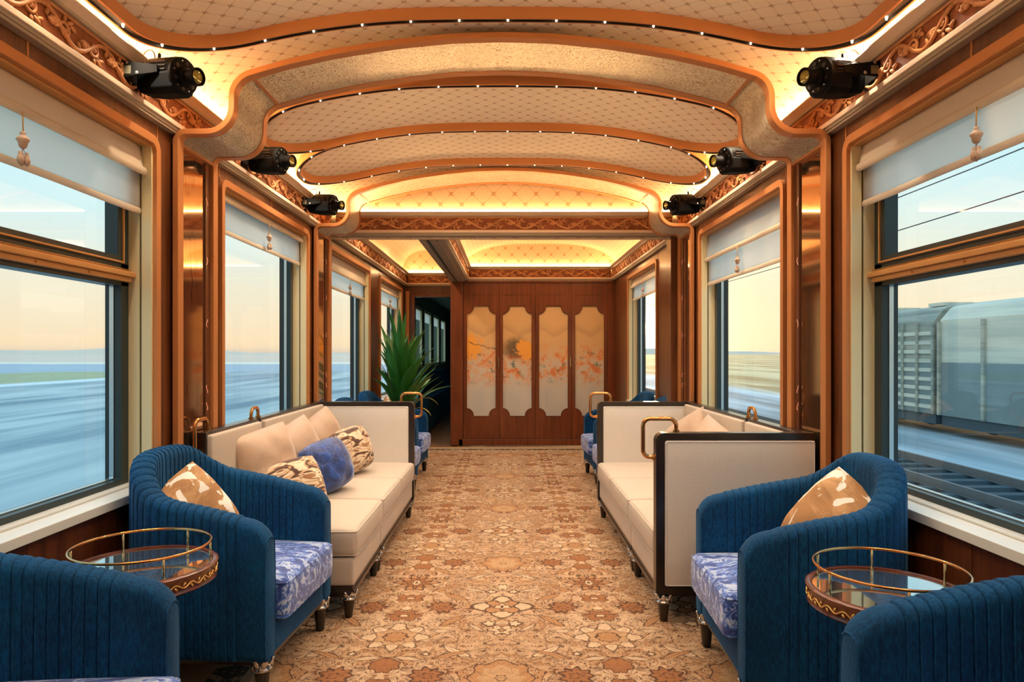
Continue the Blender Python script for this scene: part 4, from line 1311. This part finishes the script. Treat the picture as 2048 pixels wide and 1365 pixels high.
# ------------------------------------------------------------------ tub chair
def tub_chair():
    t = thing('tub_chair', 'x', 'armchair', (0, 0, 0), 0, 'pleated blue velvet tub chairs along the windows')
    ctr = fillet([(.30, -.293), (-.258, -.293), (-.258, .293), (.30, .293)], [0, .225, .225, 0], 14)
    # resample by arc length
    acc = [0]
    for a, b in zip(ctr, ctr[1:]): acc.append(acc[-1]+(b-a).length)
    tot = acc[-1]
    def at(s):
        s = max(0, min(tot, s))
        for i in range(len(acc)-1):
            if s <= acc[i+1]+1e-9:
                f = (s-acc[i])/max(1e-9, acc[i+1]-acc[i]); return ctr[i]+(ctr[i+1]-ctr[i])*f
    ztab = [(-.26, .815), (-.235, .795), (-.19, .745), (-.13, .700), (-.05, .676), (.06, .655), (.18, .628), (.30, .602)]
    plain = .105; npl = 44; pw = (tot-2*plain)/npl
    S = [0, .003, .010, .022, .040, .065, plain-.004]
    D = {}
    samples = [(s, 0.0) for s in S]
    for k in range(npl):
        s0 = plain+k*pw
        for f, d in ((0.0, -.0030), (.05, .0008), (.12, .0034), (.5, .0030), (.90, .0014)):
            samples.append((s0+f*pw, d))
    samples += [(tot-s, 0.0) for s in reversed(S)]
    bm = NB(); rings = []
    for s, d in samples:
        p = at(s); q = at(s+.004)-at(s-.004) if 0.004 < s < tot-.004 else (at(.01)-at(0) if s < tot/2 else at(tot)-at(tot-.01))
        tt = q.normalized(); n = Vector((tt.y, -tt.x))     # outward for this winding
        if n.dot(p) < 0 and abs(p.y) > .1: n = -n
        if p.x < -.2 and n.x > 0: n = -n
        zt = smooth_tab(ztab, p.x)
        zt += .008*max(0, 1-abs(p.y)/.25)*(1 if p.x < -.24 else 0)
        e = min(s, tot-s)
        if e < .065: zt -= .065-sqrt(max(0, .065**2-(.065-e)**2))
        ew = 0.0
        if e < .012: ew = .012-sqrt(max(0, .012**2-(.012-e)**2))
        hw = .042-ew*.7
        prof = [(hw-.012, .138), (hw-.002, .146), (hw, .165), (hw+.001, .30), (hw+.001, .45), (hw, zt-.055), (hw-.001, zt-.030)]
        for k in range(1, 6):
            a = pi*k/6; prof.append((hw*cos(a)*(1.0), zt-.030+.030*sin(a)))
        prof += [(-hw+.001, zt-.030), (-hw, zt-.055), (-hw-.004, .45), (-hw-.004, .30), (-hw-.004, .165), (-hw+.004, .138)]
        ring = []
        for o, z in prof:
            dd = d*(1.0 if z < zt-.001 else .8)
            oo = o+(dd if o > 0 else -dd) if abs(o) > .012 else o
            zz = z+(dd if z > zt-.02 else 0)
            ring.append(Vector((p.x+n.x*oo, p.y+n.y*oo, zz)))
        rings.append(ring)
    loft(bm, rings, True, False, caps=True)
    obj('pleated_shell', bm, 'blue', t, smooth=True, angle=48)
    for r in (rings[1], rings[-2]):
        bm = NB(); path = [v for v in r[1:-1]]; tube(bm, path, .0032, 6); obj('piping', bm, 'blue', t, smooth=True)
    bm = NB(); soft_box(bm, (.055, 0, .322), (.285, .246, .072), .022, .022, 10, 5, .006); obj('seat_cushion', bm, 'seat_fabric', t, smooth=True)
    bm = NB()
    for z in (.382, .262):
        pts = fillet_closed([(.338, -.246), (.338, .246), (-.23, .246), (-.23, -.246)], .02, 4)
        tube(bm, [(p.x, p.y, z) for p in pts], .003, 6, True)
    obj('cushion_piping', bm, 'seat_fabric', t, smooth=True)
    bm = NB(); soft_box(bm, (.02, 0, .196), (.277, .252, .056), .010, 0, 6, 4); obj('seat_rail', bm, 'blue', t, smooth=True)
    pl = fillet_closed([(.29, -.322), (.29, .322), (-.287, .322), (-.287, -.322)], [.02, .02, .24, .24][::1], 8)
    bm = NB(); prism(bm, [tuple(p) for p in fillet_closed([(.29, -.322), (.29, .322), (-.287, .322), (-.287, -.322)], [.02, .02, .22, .22], 8)], 2, .127, .140); obj('base_frame', bm, 'wood_dark', t)
    for x, y in ((.268, -.288), (.268, .288), (-.22, -.23), (-.22, .23)):
        add_leg(t, x, y, (.10 if y < 0 else -.10, .12 if x < 0 else -.12) if False else (0, 0))
    return t
proto = tub_chair()
CH = [((-1.068, 2.66), -4.2, 'blue pleated tub chair in front of the left sofa, holding a tan patterned cushion'),
      ((-1.10, 1.42), 5.0, 'blue pleated tub chair at the bottom left corner, cut off by the frame'),
      ((1.085, 2.465), 177.4, 'blue pleated tub chair in front of the right sofa, holding a tan patterned cushion'),
      ((1.092, 1.245), 180.0, 'blue pleated tub chair at the bottom right corner, cut off by the frame'),
      ((-1.07, 5.62), -3.0, 'blue pleated tub chair just behind the far arm of the left sofa'),
      ((-1.09, 6.60), -2.0, 'far blue tub chair by the plant, its back above the left sofa arm'),
      ((1.10, 6.50), 182.0, 'far blue tub chair on the right with its back under the sunlit window'),
      ((1.11, 5.74), 180.0, 'blue tub chair hidden close behind the far arm of the right sofa')]
for i, ((x, y), a, lab) in enumerate(CH):
    c = proto if i == 0 else copy_tree(proto)
    c.location = (x, y, 0); c.rotation_euler = (0, 0, radians(a)); c['label'] = lab

# ------------------------------------------------------------------ pillows
def pillow_mesh(w, h, t, seed=0, pinch=.07, rc=.15, name='cushion'):
    rr = random.Random(seed); n = 22
    bm = NB()
    ph = [rr.uniform(0, 6) for _ in range(6)]
    def P(u, v, s):
        x = w/2*u*sqrt(1-rc*v*v/2)*(1-pinch*(1-u*u*.2)*(1-abs(v)**2.2)*abs(u)); y = h/2*v*sqrt(1-rc*u*u/2)*(1-pinch*(1-abs(u)**2.2)*abs(v))
        tt = t/2*((1-abs(u)**2.8)*(1-abs(v)**2.8))**.48
        wr = .005*sin(7*u+ph[0]+s)*sin(6*v+ph[1])+.004*sin(13*u*v+ph[2])
        edge = max(abs(u), abs(v))
        return Vector((x, y, s*(tt+wr*(1-edge**4))))
    F = {}
    def V(i, j, s):
        u, v = -cos(pi*i/n), -cos(pi*j/n)
        key = (i, j, 0 if i in (0, n) or j in (0, n) else s)
        if key not in F: F[key] = bm.verts.new(P(u, v, s if key[2] else 0.0001))
        return F[key]
    for s in (-1, 1):
        for i in range(n):
            for j in range(n):
                bm.faces.new((V(i, j, s), V(i+1, j, s), V(i+1, j+1, s), V(i, j+1, s)))
    bmesh.ops.recalc_face_normals(bm, faces=bm.faces)
    return finish(bm, name, True)
def pillow(name, label, mat, c, size, nrm, roll, t=.13, seed=0, group=None, pinch=.07, rc=.15):
    me = pillow_mesh(size[0], size[1], t, seed, pinch, rc); me.materials.append(M[mat])
    o = bpy.data.objects.new(name, me); COL.objects.link(o)
    z = Vector(nrm).normalized(); up = Vector((0, 0, 1))
    y = (up-z*up.dot(z)).normalized(); x = y.cross(z)
    R = Matrix((x, y, z)).transposed() @ Matrix.Rotation(radians(roll), 3, 'Z')
    o.matrix_world = Matrix.Translation(c) @ R.to_4x4()
    tag(o, label, 'cushion', group)
    # seam
    bm = NB(); n = 40; pts = []
    for k in range(4):
        for q in range(10):
            f = -1+2*q/10
            u, v = ((f, -1), (1, f), (-f, 1), (-1, -f))[k]
            pts.append(Vector((size[0]/2*u*sqrt(1-rc*v*v/2)*(1-pinch*(1-u*u*.2)*(1-abs(v)**2.2)*abs(u)), size[1]/2*v*sqrt(1-rc*u*u/2)*(1-pinch*(1-abs(u)**2.2)*abs(v)), 0)))
    tube(bm, pts, .0022, 5, True); obj('seam', bm, mat, o, smooth=True)
    return o
pillow('cushion', 'tan cushion with white leaf shapes on the left tub chair by the sofa', 'pillow_tan', (-1.215, 2.66, .545), (.34, .34), (1, -.70, .30), 34, .18, 1, 'tan patterned chair cushions', .03, .3)
pillow('cushion', 'tan cushion with white leaf shapes on the right tub chair by the sofa', 'pillow_tan', (1.215, 2.47, .555), (.35, .35), (-1, -.60, .45), -34, .18, 2, 'tan patterned chair cushions', .03, .3)
pillow('cushion', 'tan and white cushion cut off by the left edge, on the corner chair', 'pillow_tan', (-1.225, 1.34, .565), (.37, .37), (1, .05, .40), 10, .13, 3, 'tan patterned chair cushions')
pillow('cushion', 'small white and tan cushion on the far chair behind the left sofa arm', 'pillow_tan', (-1.10, 6.60, .555), (.36, .36), (1, -.2, .4), 25, .13, 4, 'tan patterned chair cushions')
BG = 'plain beige cushions on the sofas'
pillow('cushion', 'beige cushion nearest the camera on the left sofa, leaning on its back', 'pillow_beige', (-1.215, 3.50, .615), (.38, .38), (1, -.50, .16), 10, .20, 5, BG, .03)
pillow('cushion', 'middle beige cushion on the left sofa, behind the blue one', 'pillow_beige', (-1.215, 4.00, .600), (.36, .36), (1, -.55, .18), 22, .20, 6, BG, .03)
pillow('cushion', 'farthest beige cushion on the left sofa, against the corner', 'pillow_beige', (-1.205, 4.52, .605), (.36, .36), (1, -.55, .20), 26, .19, 7, BG, .03)
pillow('cushion', 'round-cornered royal blue velvet cushion with star lines on the left sofa', 'blue_pillow', (-.990, 3.82, .558), (.29, .29), (.8, -.9, .30), 16, .23, 8, None, .0, .5)
AG = 'brown animal-stripe cushions on the left sofa'
pillow('cushion', 'brown and cream striped cushion lying in front of the beige cushions', 'pillow_stripe', (-1.06, 3.46, .515), (.31, .28), (.5, -.85, .45), 12, .18, 9, AG, .02, .4)
pillow('cushion', 'brown and cream striped cushion standing beyond the blue cushion', 'pillow_stripe', (-.985, 4.40, .563), (.29, .29), (.8, -.85, .22), 14, .19, 10, AG, .0, .5)
pillow('cushion', 'beige cushion standing tall in the corner of the right sofa', 'pillow_beige', (1.215, 4.50, .600), (.38, .38), (-1, -.45, .35), 32, .15, 11, BG)
pillow('cushion', 'beige cushion slumped low on the right sofa, nearer the camera', 'pillow_beige', (1.205, 3.98, .600), (.38, .38), (-1, -.40, .35), -20, .15, 12, BG)

# ------------------------------------------------------------------ sofas in two modules each
def handle(parent, pts, r=.0095):
    path = fillet(pts, [0]+[.032]*(len(pts)-2)+[0], 6)
    bm = NB(); tube(bm, path, r, 10)
    for p, q in ((pts[0], pts[1]), (pts[-1], pts[-2])):
        d = (Vector(q)-Vector(p)).normalized()
        tube(bm, [Vector(p)-d*.001, Vector(p)+d*.010], .0145, 12)
    o = obj('handle', bm, 'brass', parent, smooth=True, angle=50)
    o['label'] = 'polished copper-coloured loop handle'
def sofa(s, F, y0, y1, ncush, arm_near, arm_far, label):
    B = 1.378
    t = thing('sofa', label, 'sofa', (s*(F+B)/2, (y0+y1)/2, 0), 0, 'cream sofa units with dark frames')
    ox, oy = s*(F+B)/2, (y0+y1)/2
    def L(bm): bm.transform(Matrix.Translation((-ox, -oy, 0))); return bm
    ya = y0+(.05 if arm_near else 0); yb = y1-(.05 if arm_far else 0)
    bm = NB(); box(bm, s*(F+.012), s*(B-.01), ya+.004, yb-.004, .100, .118); box(bm, s*(F+.004), s*B, ya, yb, .118, .132); box(bm, s*(F+.010), s*B, ya+.003, yb-.003, .132, .148)
    obj('plinth', L(bm), 'wood_dark', t, bevel=.002)
    bm = NB(); soft_box(bm, (s*(F+1.31)/2, (ya+yb)/2, .211), ((1.31-F)/2-.006, (yb-ya)/2-.003, .064), .014, 0, 6, 4); obj('seat_base', L(bm), 'cream_cloth', t, smooth=True)
    w = (yb-ya)/ncush
    for k in range(ncush):
        a, b = ya+k*w, ya+(k+1)*w
        bm = NB(); soft_box(bm, (s*(F+1.30)/2-s*.004, (a+b)/2, .338), ((1.30-F)/2+.003, w/2-.003, .061), .020, .022, 10, 5, .006)
        c = obj('seat_cushion', L(bm), 'cream_cloth', t, smooth=True)
        bm = NB()
        for z in (.390, .286):
            pts = fillet_closed([(s*(F-.006), a+.004), (s*(F-.006), b-.004), (s*1.29, b-.004), (s*1.29, a+.004)], .018, 4)
            tube(bm, [(p.x, p.y, z) for p in pts], .0026, 6, True)
        obj('piping', L(bm), 'cream_cloth', c, smooth=True)
    g = .012 if not arm_near and y0 > 3.5 else 0.0
    bm = boxes((s*1.318, s*B, ya+g, yb, .14, .836)); obj('back_frame', L(bm), 'wood_dark', t, bevel=.004)
    bm = NB(); soft_box(bm, (s*1.311, (ya+g+yb)/2, .60), (.016, (yb-ya-g)/2-.012, .222), .012, 0, 6, 6); obj('back_pad', L(bm), 'cream_cloth', t, smooth=True)
    for flag, yc in ((arm_near, y0+.027), (arm_far, y1-.027)):
        if not flag: continue
        fx = F-.006 if True else F
        out = fillet([(s*B, .127), (s*fx, .127), (s*fx, .838), (s*B, .838)], [0, .012, .035, 0], 8)
        out = [Vector(p) for p in out]
        e = .038
        inn = fillet([(s*(B-.003), .127+e*.9), (s*(fx+e), .127+e*.9), (s*(fx+e), .838-e*.85), (s*(B-.003), .838-e*.85)], [0, .012, .014, 0], 8)
        bm = NB(); ring_prism(bm, out, inn, 1, yc-.027, yc+.027, closed=True); obj('arm_frame', L(bm), 'wood_dark', t, bevel=.003)
        bm = NB(); soft_box(bm, (s*(fx+e+B)/2, yc, (.127+e*.9+.838-e*.85)/2), ((B-fx-e)/2-.001, .031, (.711-e*1.75)/2-.001), .009, 0, 6, 6); o = obj('arm_pad', L(bm), 'cream_arm', t, smooth=True)
        bm = NB()
        for yy in (yc-.0300, yc+.0300):
            x0_, x1_, z0_, z1_ = s*(fx+e+.006), s*(B-.006), .127+e*.9+.006, .838-e*.85-.006
            pts = fillet_closed([(x0_, z0_), (x0_, z1_), (x1_, z1_), (x1_, z0_)], .012, 5)
            tube(bm, [(p.x, yy, p.y) for p in pts], .0028, 6, True)
        obj('arm_piping', L(bm), 'cream_arm', o, smooth=True)
        handle(t, [Vector(p)-Vector((ox, oy, 0)) for p in ((s*(fx+.095), yc, .838), (s*(fx+.095), yc, .898), (s*(fx-.052), yc, .898), (s*(fx-.052), yc, .728), (s*fx, yc, .728))])
    if not arm_near:
        if y0 < 3.5:      # free end of the back: loop over its top corner
            pts = [(s*1.348, y0+.085, .836), (s*1.348, y0+.085, .893), (s*1.348, y0-.045, .893), (s*1.348, y0-.045, .735), (s*1.348, y0, .735)]
        else:
            pts = [(s*1.348, y0+.055, .836), (s*1.348, y0+.055, .893), (s*1.348, y0-.045, .893), (s*1.348, y0-.045, .836)]
        handle(t, [Vector(p)-Vector((ox, oy, 0)) for p in pts])
    for x in (F+.036, B-.05):
        for y in (y0+.035, y1-.045): add_leg(t, s*x-ox, y-oy, (0, 0), LEG2, CAP2)
sofa(-1, .655, 3.04, 3.69, 1, False, False, 'cream one-seat sofa unit with open near end, behind the left blue chair')
sofa(-1, .655, 3.70, 4.975, 2, False, True, 'cream two-seat sofa unit on the left with tall far arm and loop handle')
sofa(1, .683, 3.00, 3.68, 1, True, False, 'cream sofa unit whose dark-framed arm faces the camera on the right')
sofa(1, .683, 3.69, 4.975, 2, False, True, 'cream two-seat sofa unit on the right with tall far arm')

# ------------------------------------------------------------------ round tables
def side_table(x, y, label, zr=.627, k_=.94):
    t = thing('side_table', label, 'side table', (x, y, 0), 0, 'round drink tables between the chairs'); t.scale = (k_, k_, 1)
    zt = zr-.060
    bm = NB(); lathe(bm, [(.10, zt-.052), (.205, zt-.050), (.213, zt-.044), (.209, zt-.038), (.2115, zt-.010), (.2165, zt-.004), (.2165, zt+.001), (.211, zt+.004), (.199, zt+.004), (.197, zt-.006), (.10, zt-.006), (.10, zt-.052)], 72)
    obj('table_top', bm, 'wood_table', t, smooth=True, angle=40)
    bm = NB(); lathe(bm, [(0, zt-.008), (.1968, zt-.008), (.1968, zt-.001), (0, zt-.001)], 72); obj('marble_inlay', bm, 'marble', t)
    bm = NB(); n = 240
    tube(bm, [((.2122)*cos(2*pi*k/n), (.2122)*sin(2*pi*k/n), zt-.024+.0058*sin(2*pi*k/n*26)) for k in range(n)], .0024, 5, True)
    for k in range(52):
        a = 2*pi*(k+.5)/52
        ellipsoid(bm, (.2125*cos(a), .2125*sin(a), zt-.024+(.0045 if k % 2 else -.0045)), (.003, .0075, .0035), Matrix.Rotation(a, 3, 'Z') @ Matrix.Rotation(.7 if k % 2 else -.7, 3, 'X'), 6, 4)
    obj('gilt_trim', bm, 'gilt', t, smooth=True)
    bm = NB(); tube(bm, [(.195*cos(2*pi*k/96), .195*sin(2*pi*k/96), zr) for k in range(96)], .0042, 8, True); obj('gallery_rail', bm, 'brass', t, smooth=True)
    for k in range(6):
        a = 2*pi*k/6+.25
        bm = NB(); lathe(bm, [(0, zt-.002), (.0055, zt-.002), (.0045, zt+.004), (.0034, zt+.006), (.0034, zt+.03), (.0042, zt+.032), (.0034, zt+.034), (.0034, zr), (0, zr)], 10, (.195*cos(a), .195*sin(a), 0)); obj('post', bm, 'brass_pale', t, smooth=True)
    bm = NB(); lathe(bm, [(0, 0), (.155, 0), (.158, .012), (.150, .024), (.06, .034), (.032, .06), (.024, .12), (.030, .26), (.034, .30), (.024, .34), (.022, .42), (.035, zt-.075), (.11, zt-.052), (0, zt-.052)], 36); obj('pedestal', bm, 'wood_table', t, smooth=True, angle=40)
side_table(-1.047, 2.000, 'round table with gallery rail between the two left tub chairs', .627, .953)
side_table(1.023, 1.790, 'round table with gallery rail between the two right tub chairs', .627, .93)

# ------------------------------------------------------------------ projector lamps on the frieze
def projector():
    t = thing('projector_spotlight', 'x', 'spotlight', (0, 0, 0), 0, 'black projector spotlights on the cornice')
    bm = boxes((-.002, .006, -.042, .042, -.045, .045)); obj('wall_plate', bm, 'black_plastic', t, bevel=.003)
    bm = NB(); prism(bm, [(.0, -.03), (.13, -.012), (.13, .016), (.0, .03)], 1, -.062, -.056); box(bm, .0, .012, -.062, .062, -.03, .03); prism(bm, [(.0, -.03), (.13, -.012), (.13, .016), (.0, .03)], 1, .056, .062); obj('bracket', bm, 'black_plastic', t, bevel=.002)
    obj('paper_label', boxes((.006, .034, -.0632, -.0618, -.018, .012)), 'paper_label', t)
    for x, z in ((.056, -.014), (.020, .022)):
        bm = NB(); lathe(bm, [(0, 0), (.006, 0), (.006, -.002), (0, -.003)], 12, (x, -.062, z), 'y'); obj('screw', bm, 'steel', t)
    b = bpy.data.objects.new('body_mount', None)
    # lamp body
    yaw = Matrix.Translation((.14, 0, 0)) @ Matrix.Rotation(radians(-20), 4, 'Z') @ Matrix.Rotation(radians(5), 4, 'Y')
    def part(name, bm, mat, parent=t, **k):
        bm.transform(yaw); return obj(name, bm, mat, parent, **k)
    bm = NB()
    rows = []
    for x, k in ((-.070, .90), (-.062, 1.0), (.058, 1.0), (.066, .97)):
        row = []
        for q in range(20):
            a = -.12*pi+1.24*pi*q/19
            row.append((x, .051*k*cos(a), .022+.040*k*sin(a)))
        row += [(x, -.051*k, -.02), (x, .051*k, -.02)]
        rows.append([Vector(p) for p in row])
    loft(bm, rows, True, False, caps=True)
    body = part('upper_housing', bm, 'black_plastic', smooth=True, angle=35)
    for z in (.030, .016, .002):
        for sy in (-1, 1): part('vent_slot', boxes((-.03, .035, sy*.0505, sy*.053, z, z+.005)), 'groove_black', body)
    bm = NB(); prof = fillet_closed([(-.056, .0), (.056, .0), (.050, -.060), (.030, -.078), (-.030, -.078), (-.050, -.060)], .012, 5)
    bm2 = NB()
    prism(bm2, [tuple(p) for p in prof], 0, -.030, .074); part('lower_housing', bm2, 'black_metal', bevel=.003)
    bm = NB()
    for k in range(11):
        x = -.098+k*.0062
        zt = -.070+.0*k
        pr = [(-.050, -.004), (.050, -.004), (.046, -.058-.001*k), (.030, -.070-.0006*k), (-.030, -.070-.0006*k), (-.046, -.058-.001*k)]
        prism(bm, pr, 0, x, x+.0026)
    prism(bm, [(-.038, -.008), (.038, -.008), (.034, -.060), (-.034, -.060)], 0, -.100, -.030)
    part('heat_sink', bm, 'black_metal')
    bm = NB(); lathe(bm, [(0, .062), (.060, .062), (.066, .066), (.066, .076), (.060, .081), (0, .081)], 36, (0, 0, -.006), 'x'); disc = part('front_disc', bm, 'black_plastic', smooth=True, angle=35)
    for k in range(6):
        a = 2*pi*k/6+.4
        bm = NB(); lathe(bm, [(0, .080), (.008, .080), (.008, .083), (0, .083)], 12, (0, .046*cos(a), -.006+.046*sin(a)), 'x'); part('disc_hole', bm, 'groove_black', disc)
        a += .5
        bm = NB(); lathe(bm, [(0, .080), (.0035, .080), (.003, .084), (0, .0845)], 8, (0, .053*cos(a), -.006+.053*sin(a)), 'x'); part('disc_screw', bm, 'steel', disc)
    bm = NB(); lathe(bm, [(0, .078), (.036, .078), (.037, .090), (.028, .096), (.027, .128), (.0325, .131), (.0325, .146), (.029, .147), (.027, .138), (0, .138)], 32, (0, 0, -.012), 'x'); lb = part('lens_barrel', bm, 'black_plastic', smooth=True, angle=35)
    bm = NB(); lathe(bm, [(0, .144), (.012, .1435), (.022, .142), (.027, .139), (0, .139)], 24, (0, 0, -.012), 'x'); part('lens', bm, 'lens', lb, smooth=True)
    bm = NB(); ellipsoid(bm, (-.035, -.062, .012), (.014, .010, .014), None, 14, 9); part('tilt_knob', bm, 'black_plastic', smooth=True)
    bm = NB(); pts = []
    for k in range(22):
        a = -.3+4.9*k/21
        pts.append((-.078+.0*k-.018*sin(a*.5), -.004-.024*cos(a)*0+.0, .072+.0*k) if False else (-.062-.030*(1-cos(a)), -.010, .066+.030*sin(a)))
    tube(bm, [(-.040, -.010, .056)]+pts, .0026, 6); part('cable', bm, 'groove_black', smooth=True)
    bm = NB(); lathe(bm, [(0, .055), (.006, .055), (.006, .076), (.004, .080), (0, .080)], 12, (-.040, -.010, 0)); part('cable_gland', bm, 'black_plastic', smooth=True, angle=40)
    return t
pj = projector()
k = 0
for s in (-1, 1):
    for y, w in ((2.545, 'nearest'), (3.64, 'middle'), (4.72, 'farthest')):
        p = pj if k == 0 else copy_tree(pj)
        k += 1
        p.location = (s*1.380, y, 2.225)
        p['label'] = '%s of the three black projector spotlights on the %s cornice' % (w, 'left' if s < 0 else 'right')
        if s > 0: p.scale = (-1, 1, 1)

# ------------------------------------------------------------------ plant
pt = thing('potted_plant', 'tall green plant with long sword-shaped leaves behind the left sofa arm', 'potted plant', (-1.10, 7.22, 0))
bm = NB(); lathe(bm, [(0, 0), (.14, 0), (.15, .01), (.19, .46), (.205, .47), (.205, .50), (.185, .50), (.18, .46), (0, .46)], 32); obj('planter', bm, 'bronze_dark', pt, smooth=True, angle=35)
bm = NB(); lathe(bm, [(0, .462), (.178, .462), (.178, .455), (0, .455)], 24); obj('soil', bm, 'wood_dark', pt)
bm = NB(); tube(bm, [(0, 0, .45), (.01, 0, .6), (-.005, .01, .78)], [.03, .028, .02], 8); obj('stem', bm, 'wood_dark', pt, smooth=True)
def leaf_mesh(L, w, curl, seed):
    bm = NB(); n = 12; rows = []
    rr = random.Random(seed); tw = rr.uniform(-.4, .4)
    x = z = 0; a = 0
    for i in range(n+1):
        f = i/n
        ww = w*(.45+.55*sin(pi*min(1, f*1.25)**.8) if f < .55 else (.45+.55*sin(pi*min(1, .55*1.25)**.8))*(1-((f-.55)/.45)**1.5))+.0008
        a = curl*f*f
        if i: x += sin(a)*L/n; z += cos(a)*L/n
        t_ = tw*f
        rows.append([Vector((x-.18*ww*cos(t_), -ww/2*cos(t_), z+.0)), Vector((x+.0, 0, z)), Vector((x-.18*ww*cos(t_), ww/2*cos(t_), z+ww*.3*sin(t_)))])
    loft(bm, rows, False, False)
    return finish(bm, 'leaf', True)
LM = [leaf_mesh(.60+.05*i, .100, c, i) for i, c in enumerate((.15, .35, .55, .8, 1.2, .25))]
LY = [leaf_mesh(.5, .06, 1.7, 9)]
for m_ in LM: m_.materials.append(M['leaf_green'])
for m_ in LY: m_.materials.append(M['leaf_yellow'])
LX = LM[1].copy(); LX.materials.clear(); LX.materials.append(M['leaf_yellow'])
rr = random.Random(11)
NL = 74
for k in range(NL):
    f = k/NL
    az = k*2.39996+rr.uniform(-.2, .2)
    tilt = (.06+.95*(1-f)**1.1+rr.uniform(-.08, .08))*(1-.55*max(0, -cos(az)))*(1-.2*max(0, cos(az)))
    h = .50+.32*f+rr.uniform(-.03, .03)
    me = LM[rr.choice((0, 1, 2, 5) if f > .35 else (1, 2, 3, 0))]
    if k in (60, 71): me = LX
    o = bpy.data.objects.new('leaf', me); COL.objects.link(o); o.parent = pt
    o.location = (.012*cos(az), .012*sin(az), h); o.rotation_euler = (0, tilt, az); s_ = rr.uniform(.85, 1.12)
    o.scale = (s_, s_, s_)
bpy.context.view_layer.update()
for o in [c for c in pt.children if c.name.startswith('leaf')]:
    for _ in range(12):
        Mx = Matrix.LocRotScale(o.location, o.rotation_euler, o.scale)
        xs_ = [(Mx @ v.co).x+pt.location.x for v in o.data.vertices]
        if min(xs_) > -1.375: break
        o.rotation_euler.y *= .86; o.scale = o.scale*.97
for az, h in ((-.25, .50), (-.6, .40), (2.5, .48)):
    o = bpy.data.objects.new('leaf', LY[0]); COL.objects.link(o); o.parent = pt; o.location = (0, 0, h+.06); o.rotation_euler = (0, .75, az); o['label'] = 'yellowing leaf'

bpy.context.view_layer.update()
